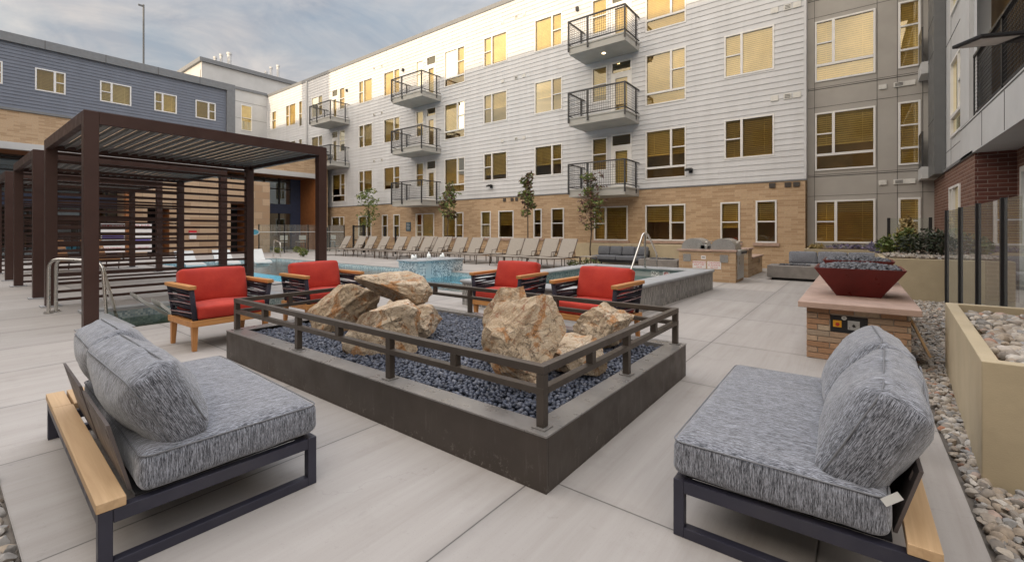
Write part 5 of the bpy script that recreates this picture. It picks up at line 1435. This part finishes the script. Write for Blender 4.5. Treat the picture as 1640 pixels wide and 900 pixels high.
for (xx, lines) in ((-3.36, ("EMERGENCY", "SHUT OFF", "VALVE")), (-2.98, ("CAUTION", "IS ALWAYS", "ON TOP"))):
    mb = MB(); PI.box(mb, xx - .17, xx + .17, .34, .54, .002, .012); o = mb.build('sign', M['sign_white'], gi)
    for i, s in enumerate(lines): text(s, .06 if i < 2 else .05, M['sign_red'], o, (xx, gy0 - .0135, .50 - .062 * i), (R(90), 0, 0))
mb = MB(); PI.box(mb, -3.36 + .05, -3.36 + .17, .59, .69, .002, .012); o = mb.build('valve_plate', M['sign_white'], gi)
mb = MB(); PI.box(mb, -3.36 + .07, -3.36 + .15, .63, .65, .0125, .014); mb.build('valve_mark', M['ink'], o)
def grill_head(x0):
    t = thing('grill', 'steel domed gas grill set in the brick island ' + ('over the steel door' if x0 > -3.3 else 'at the planter side'), 'grill', (x0, 13.2, gh + .051))
    mb = MB(); n = 14; pr = [(.62 * (1 - math.cos(math.pi * i / n)) / 2, .30 * math.sin(math.pi * i / n) ** .8) for i in range(n + 1)]
    vs = [(x, y, z) for y in (-.38, .38) for x, z in pr]; k = n + 1
    mb.add(vs, [tuple(range(n, -1, -1)), tuple(range(k, 2 * k))] + [(i, i + 1, k + i + 1, k + i) for i in range(n)] + [(0, k, 2 * k - 1, n)])
    h = mb.build('hood', M['grill'], t, smooth=True, angle=40)
    b = MB(); b.tube([(.62, -.3, .2), (.66, -.3, .2), (.66, .3, .2), (.62, .3, .2)], .018, 8); b.build('handle', M['steel'], h)
    b = MB(); b.box(.5, .74, -.38, .38, -.14, .0) if x0 > -3.3 else b.box(.5, .68, -.38, .38, .002, .12); cpn = b.build('control_box', M['grill'], t, bevel=.01)
    for i in range(4):
        b = MB(); b.cyl((.74 if x0 > -3.3 else .68, -.27 + .18 * i, -.07 if x0 > -3.3 else .06), .028, .035, 12, axis='x')
        b.build('knob', M['black'], cpn)
grill_head(-3.10); grill_head(-3.86)
gk = thing('brick_bench_island', 'low stepped brick side island beyond the grills', 'brick island', (0, 0, 0))
mb = MB(); mb.box(-3.2, -2.46, 14.4, 15.0, 0, .80); mb.box(-3.2, -2.46, 15.002, 16.9, 0, .52); mb.build('brickwork', M['brick_y'], gk)
mb = MB(); mb.box(-3.25, -2.42, 14.3, 15.05, .802, .85); mb.box(-3.25, -2.42, 15.06, 16.95, .522, .57); mb.build('slab', M['sandstone'], gk, bevel=.006)
mb = MB(); mb.box(-2.4585, -2.45, 16.2, 16.3, .33, .47); mb.build('outlet', M['vent_dark'], gk)

# ------------------------------------------------------------------ glass fences, signs, lamp
def glass_fence(label, pts, h, pw=.07, closed_top=False, base=.0):
    t = thing('glass_fence', label, 'glass fence', (pts[0][0], pts[0][1], base)); o_ = Vector((pts[0][0], pts[0][1], 0))
    for i, (x, y) in enumerate(pts):
        mb = MB(); x -= o_.x; y -= o_.y
        mb.box(x - pw / 2, x + pw / 2, y - pw / 2, y + pw / 2, 0, h); mb.build('post', M['black'], t, bevel=.004)
    for (a, b) in zip(pts[:-1], pts[1:]):
        a = Vector((*a, 0)) - o_; b = Vector((*b, 0)) - o_; dd = (b - a).normalized() * (pw / 2 + .004); nn = Vector((-dd.y, dd.x, 0)).normalized() * .006
        a2, b2 = a + dd, b - dd; up0, up1 = Vector((0, 0, .06)), Vector((0, 0, h - .015)); mb = MB()
        mb.quad(a2 + up0, b2 + up0, b2 + up1, a2 + up1)
        mb.build('glass_panel', M['clear_glass'], t)
    return t
glass_fence('tall glass fence with flat black posts behind the stone filled planter', [(1.34, 11.46), (1.34, 10.1), (1.34, 8.8), (1.34, 7.46), (1.34, 6.14)], 1.73, .055)
glass_fence('glass fence with dark posts by the clubhouse, net pole along it', [(-28, 11.9), (-28, 13.4), (-28, 14.9), (-28, 16.4), (-26.6, 16.6)], 1.75, .05)
glass_fence('glass screen with dark posts among shrubs under the grey wing', [(.75, 16.6), (1.2, 16.6), (1.62, 16.6)], .9, .07, False, .82)
gt = thing('framed_gate', 'dark metal framed gate before the brick base, behind loungers', 'gate', (-25.55, 16.6, 0))
mb = MB(); mb.box(-.06, .06, -.04, .04, 0, 1.72); mb.build('post', M['black'], gt); mb = MB(); mb.box(1.05, 1.2, -.05, .05, 0, 1.72); mb.build('post', M['black'], gt)
mb = MB(); mb.box(.061, 1.049, -.02, .02, 1.6, 1.68); mb.box(.061, 1.049, -.02, .02, .75, .8); mb.build('rail', M['black'], gt)
mb = MB(); mb.quad((.07, 0, .81), (1.04, 0, .81), (1.04, 0, 1.59), (.07, 0, 1.59)); mb.build('glass_panel', M['clear_glass'], gt)
for (x, lab) in ((-22.3, 'slim dark fence post behind the lounger near the small table'), (-21.3, 'thicker dark fence post left of the blue wall sign'), (-27.2, 'slim dark fence post left of the framed gate'), (-28.6, 'slim dark fence post nearest the pergola')):
    mb = MB(); mb.box(-.04, .04, -.04, .04, 0, 1.6); o = mb.build('fence_post', M['black'], loc=(x, 16.6, 0)); tag(o, lab, 'fence post', 'dark fence posts behind the loungers')
ws = thing('wall_sign', 'small dark blue notice on the brick wall between windows', 'sign', (-22.4, YF - .032, 1.62))
mb = MB(); mb.box(-.22, .22, -.03, 0, -.28, .28); mb.build('board', M['sign_blue'], ws)
mb = MB()
for i in range(5): mb.box(-.15, .10 + .05 * (i % 2), -.033, -.0305, .18 - i * .09, .205 - i * .09)
mb.build('lettering', M['panel_pale'], ws)
for (x, y, red, lab) in ((-27.0, 5.15, 1, 'white pool rules board with red heading behind the pergola slats'), (-27.0, 6.15, 0, 'white board with violet band behind the pergola slats')):
    s = thing('notice_board', lab, 'sign', (x, y, 0)); mb = MB(); mb.box(-.02, .02, -.42, .42, .35, 1.75); mb.build('board', M['sign_white'], s)
    mb = MB()
    for yy in (-.38, .38): mb.box(-.06, -.021, yy - .03, yy + .03, 0, 1.75)
    mb.build('post', M['black'], s)
    mb = MB(); mb.box(.0205, .024, -.38, .38, .95 if red else .88, 1.18 if red else 1.0); mb.build('band', M['sign_violet'], s)
    text('WARNING' if red else 'POOL RULES', .16 if red else .12, M['sign_red'], s, (.0245, 0, 1.6), (R(90), 0, R(90)))
    text('NO DIVING' if red else 'NO LIFEGUARD', .13 if red else .09, M['sign_red'], s, (.0245, 0, .55), (R(90), 0, R(90)))
np_ = thing('leaf_skimmer', 'long pole pool skimmer with blue net hung along the glass fence', 'pool net', (-27.9, 11.6, 1.28))
mb = MB(); mb.tube([(0, .3, 0), (0, 5.2, .02)], .022, 8); mb.build('pole', M['resin'], np_)
mb = MB(); mb.tube([(.0, .28 * math.cos(a), .17 * math.sin(a)) for a in [i * math.pi / 14 for i in range(29)]], .025, 8, False); mb.build('rim', M['yellow'] if False else M['tag'], np_, smooth=True)
mb = MB(); n = 20; mb.add([(-.02, .26 * math.cos(2 * math.pi * i / n), .15 * math.sin(2 * math.pi * i / n)) for i in range(n)], [tuple(range(n))]); mb.add([(.0, .26 * math.cos(2 * math.pi * i / n), .15 * math.sin(2 * math.pi * i / n)) for i in range(n)], [tuple(range(n))]); mb.build('net', M['netblue'], np_)
def bar_chair(label, loc):
    t = thing('patio_chair', label, 'chair', loc, R(90), 'white patio chairs behind the fence'); mb = MB(); mb.box(-.24, .24, -.24, .24, .6, .64); mb.build('seat', M['resin'], t)
    mb = MB(); mb.box(-.24, .24, -.26, -.23, .75, 1.05); mb.build('backrest', M['resin'], t)
    for sx in (-1, 1):
        for sy in (-1, 1): mb = MB(); mb.box(sx * .21 - .015, sx * .21 + .015, sy * .21 - .015, sy * .21 + .015, 0, .6 if sy > 0 else .8); mb.build('leg', M['black'], t)
bar_chair('white backed patio chair behind the fence, below the skimmer net', (-30.2, 12.6, 0)); bar_chair('white backed patio chair behind the fence, between two others', (-30.0, 14.2, 0)); bar_chair('white backed patio chair behind the fence by the timber jamb', (-29.9, 15.4, 0))
fe = thing('fire_extinguisher_box', 'small white cabinet with red top on the stone portal', 'cabinet', (XS + .01, 9.0, 1.25))
mb = MB(); mb.box(0, .14, -.16, .16, -.35, 0); mb.build('body', M['sign_white'], fe); mb = MB(); mb.box(0, .15, -.17, .17, .002, .12); mb.build('hood', M['sign_red'], fe)
sl_t = thing('area_light', 'black flat headed area light reaching in before the balcony', 'lamp', (1.72, 6.36, 0))
mb = MB(); mb.cyl((0, 0, 0), .055, 3.16, 12); mb.build('pole', M['black'], sl_t, smooth=True, angle=40)
mb = MB(); mb.tube([(0, 0, 3.1), (-.36, -.276, 3.09)], .03, 8); mb.build('arm', M['black'], sl_t, smooth=True, angle=40)
L4 = Matrix.Translation((-.70, -.537, 3.065)) @ Matrix.Rotation(R(37.5), 4, 'Z') @ Matrix.Rotation(R(-5), 4, 'Y')
mb = MB(); mb.box(-.30, .12, -.13, .13, -.018, .014, L4); mb.box(.1205, .40, -.07, .07, -.03, .03, L4); hd = mb.build('lamp_head', M['black'], sl_t, bevel=.008)
mb = MB(); mb.box(-.27, .07, -.10, .10, -.0225, -.0185, L4); mb.build('lens', M['vent'], hd)

# ------------------------------------------------------------------ trees and plants
def leaves(name, mat, parent, blobs, n, size, seed, loc=None):
    rnd = random.Random(seed); mb = MB()
    for i in range(n):
        bx_, by_, bz_, br, bh_ = rnd.choice(blobs)
        d = Vector((rnd.gauss(0, 1), rnd.gauss(0, 1), rnd.gauss(0, 1))).normalized() * rnd.uniform(.35, 1.0) ** .6
        p = Vector((bx_ + d.x * br, by_ + d.y * br, bz_ + d.z * bh_)); s = size * rnd.uniform(.6, 1.25)
        a = Vector((rnd.gauss(0, 1), rnd.gauss(0, 1), rnd.gauss(-.5, .6))).normalized(); b = a.cross(Vector((rnd.gauss(0, 1), rnd.gauss(0, 1), rnd.gauss(0, 1)))).normalized(); c = a.cross(b)
        mb.add([p - a * s, p + b * s * .38 + c * s * .12, p + a * s, p - b * s * .38 + c * s * .12], [(0, 1, 2), (0, 2, 3)])
    return mb.build(name, mat, parent)
def tree(label, x, y, z0, z1, mats, r, seed):
    t = thing('young_tree', label, 'tree', (x, y, 0), 0, 'slim young trees along the brick wall'); rnd = random.Random(seed)
    pts = [(rnd.uniform(-.03, .03), rnd.uniform(-.03, .03), z) for z in np.linspace(0, z1 - .25, 7)]; pts[0] = (0, 0, 0)
    mb = MB(); mb.tube(pts, [.035, .033, .03, .026, .02, .014, .006], 8)
    blobs = []
    z = z0 + .25
    while z < z1 - .15:
        k = 1 - abs((z - (z0 + z1) / 2) / (z1 - z0)) * .9
        for _ in range(3):
            a = rnd.uniform(0, 6.28); d_ = r * rnd.uniform(.25, .9) * k; q_ = (d_ * math.cos(a), d_ * math.sin(a), z + rnd.uniform(-.1, .2))
            mb.tube([(0, 0, z - .15), q_], [.01, .004], 5, False); blobs.append((q_[0], q_[1], q_[2], r * rnd.uniform(.35, .6), rnd.uniform(.14, .26)))
        z += .27
    mb.build('trunk', M['bark'], t, smooth=True)
    for i, m_ in enumerate(mats): leaves('crown', M[m_], t, blobs[i::len(mats)] if i else blobs, 560 // len(mats) + 130, .10, seed + i)
    return t
tree('young tree with thick mixed plum and green crown by the balcony', -8.8, 16.9, 1.35, 3.9, ('leaf_red', 'leaf'), .68, 2)
tree('thin plum leaved young tree between two balcony columns', -12.1, 17.0, 2.0, 4.25, ('leaf_red', 'leaf'), .42, 3)
tree('young tree with rusty green crown beside the middle balcony', -17.4, 17.0, 1.8, 4.0, ('leaf', 'leaf_red'), .64, 4)
tree('green young tree with light open crown near the framed gate', -25.0, 17.3, 1.6, 3.95, ('leaf',), .75, 5)
def bush(name, label, cat, x, y, z, blobs, mat, n, size, seed, stem=True):
    t = thing(name, label, cat, (x, y, z)); leaves('foliage', M[mat], t, blobs, n, size, seed)
    mb = MB()
    for b in blobs[:5]: mb.tube([(b[0] * .2, b[1] * .2, -.02), (b[0], b[1], b[2])], [.012, .006], 5)
    mb.build('stems', M['bark'], t); return t
bush('dark_shrub', 'dense dark leaved shrub at the glass fence end of the planter', 'shrub', 1.25, 13.0, .82, [(0, 0, .3, .34, .3), (.25, .2, .25, .28, .25), (-.25, .1, .25, .28, .24), (.1, -.2, .3, .25, .24)], 'leaf_dark', 1100, .055, 3)
bush('perennial_plant', 'bright green leafy perennial beside the dark shrub', 'plant', .75, 13.6, .82, [(0, 0, .25, .28, .25), (.2, .1, .3, .2, .3), (-.2, 0, .2, .2, .2)], 'leaf_bright', 600, .06, 4)
bush('lavender_plant', 'low lavender clump on the planter before the grey wall', 'plant', .45, 14.3, .82, [(0, 0, .13, .28, .14), (.25, .1, .12, .2, .12)], 'leaf_lav', 420, .05, 5)
bush('straw_grass', 'tuft of straw coloured ornamental grass behind the perennial', 'plant', .95, 14.6, .82, [(0, 0, .45, .14, .4), (.1, .1, .5, .12, .42)], 'leaf_straw', 300, .09, 6)
bush('lavender_plant', 'small lavender patch under the wide grey wing window', 'plant', -.3, 16.7, .82, [(0, 0, .06, .4, .08), (.5, 0, .06, .3, .07)], 'leaf_lav', 300, .05, 7)
bush('straw_grass', 'dry low grass on the planter behind the corner sofa', 'plant', -.95, 16.6, .82, [(0, 0, .05, .22, .08)], 'leaf_straw', 160, .06, 8)
bush('low_shrub', 'small green bush beside the pergola post before the loungers', 'shrub', -22.9, 11.9, 0, [(0, 0, .25, .25, .22)], 'leaf_bright', 260, .07, 9)
bush('low_shrub', 'low green bush along the glass fence below the white chairs', 'shrub', -27.6, 14.0, 0, [(0, 0, .2, .3, .2), (0, -1.2, .2, .25, .18)], 'leaf_bright', 360, .07, 10)
bush('low_shrub', 'sparse yellow green tuft at the end of the lounger row', 'shrub', -7.9, 15.2, 0, [(0, 0, .15, .4, .15), (-.8, 0, .12, .3, .12)], 'leaf_bright', 260, .06, 11)
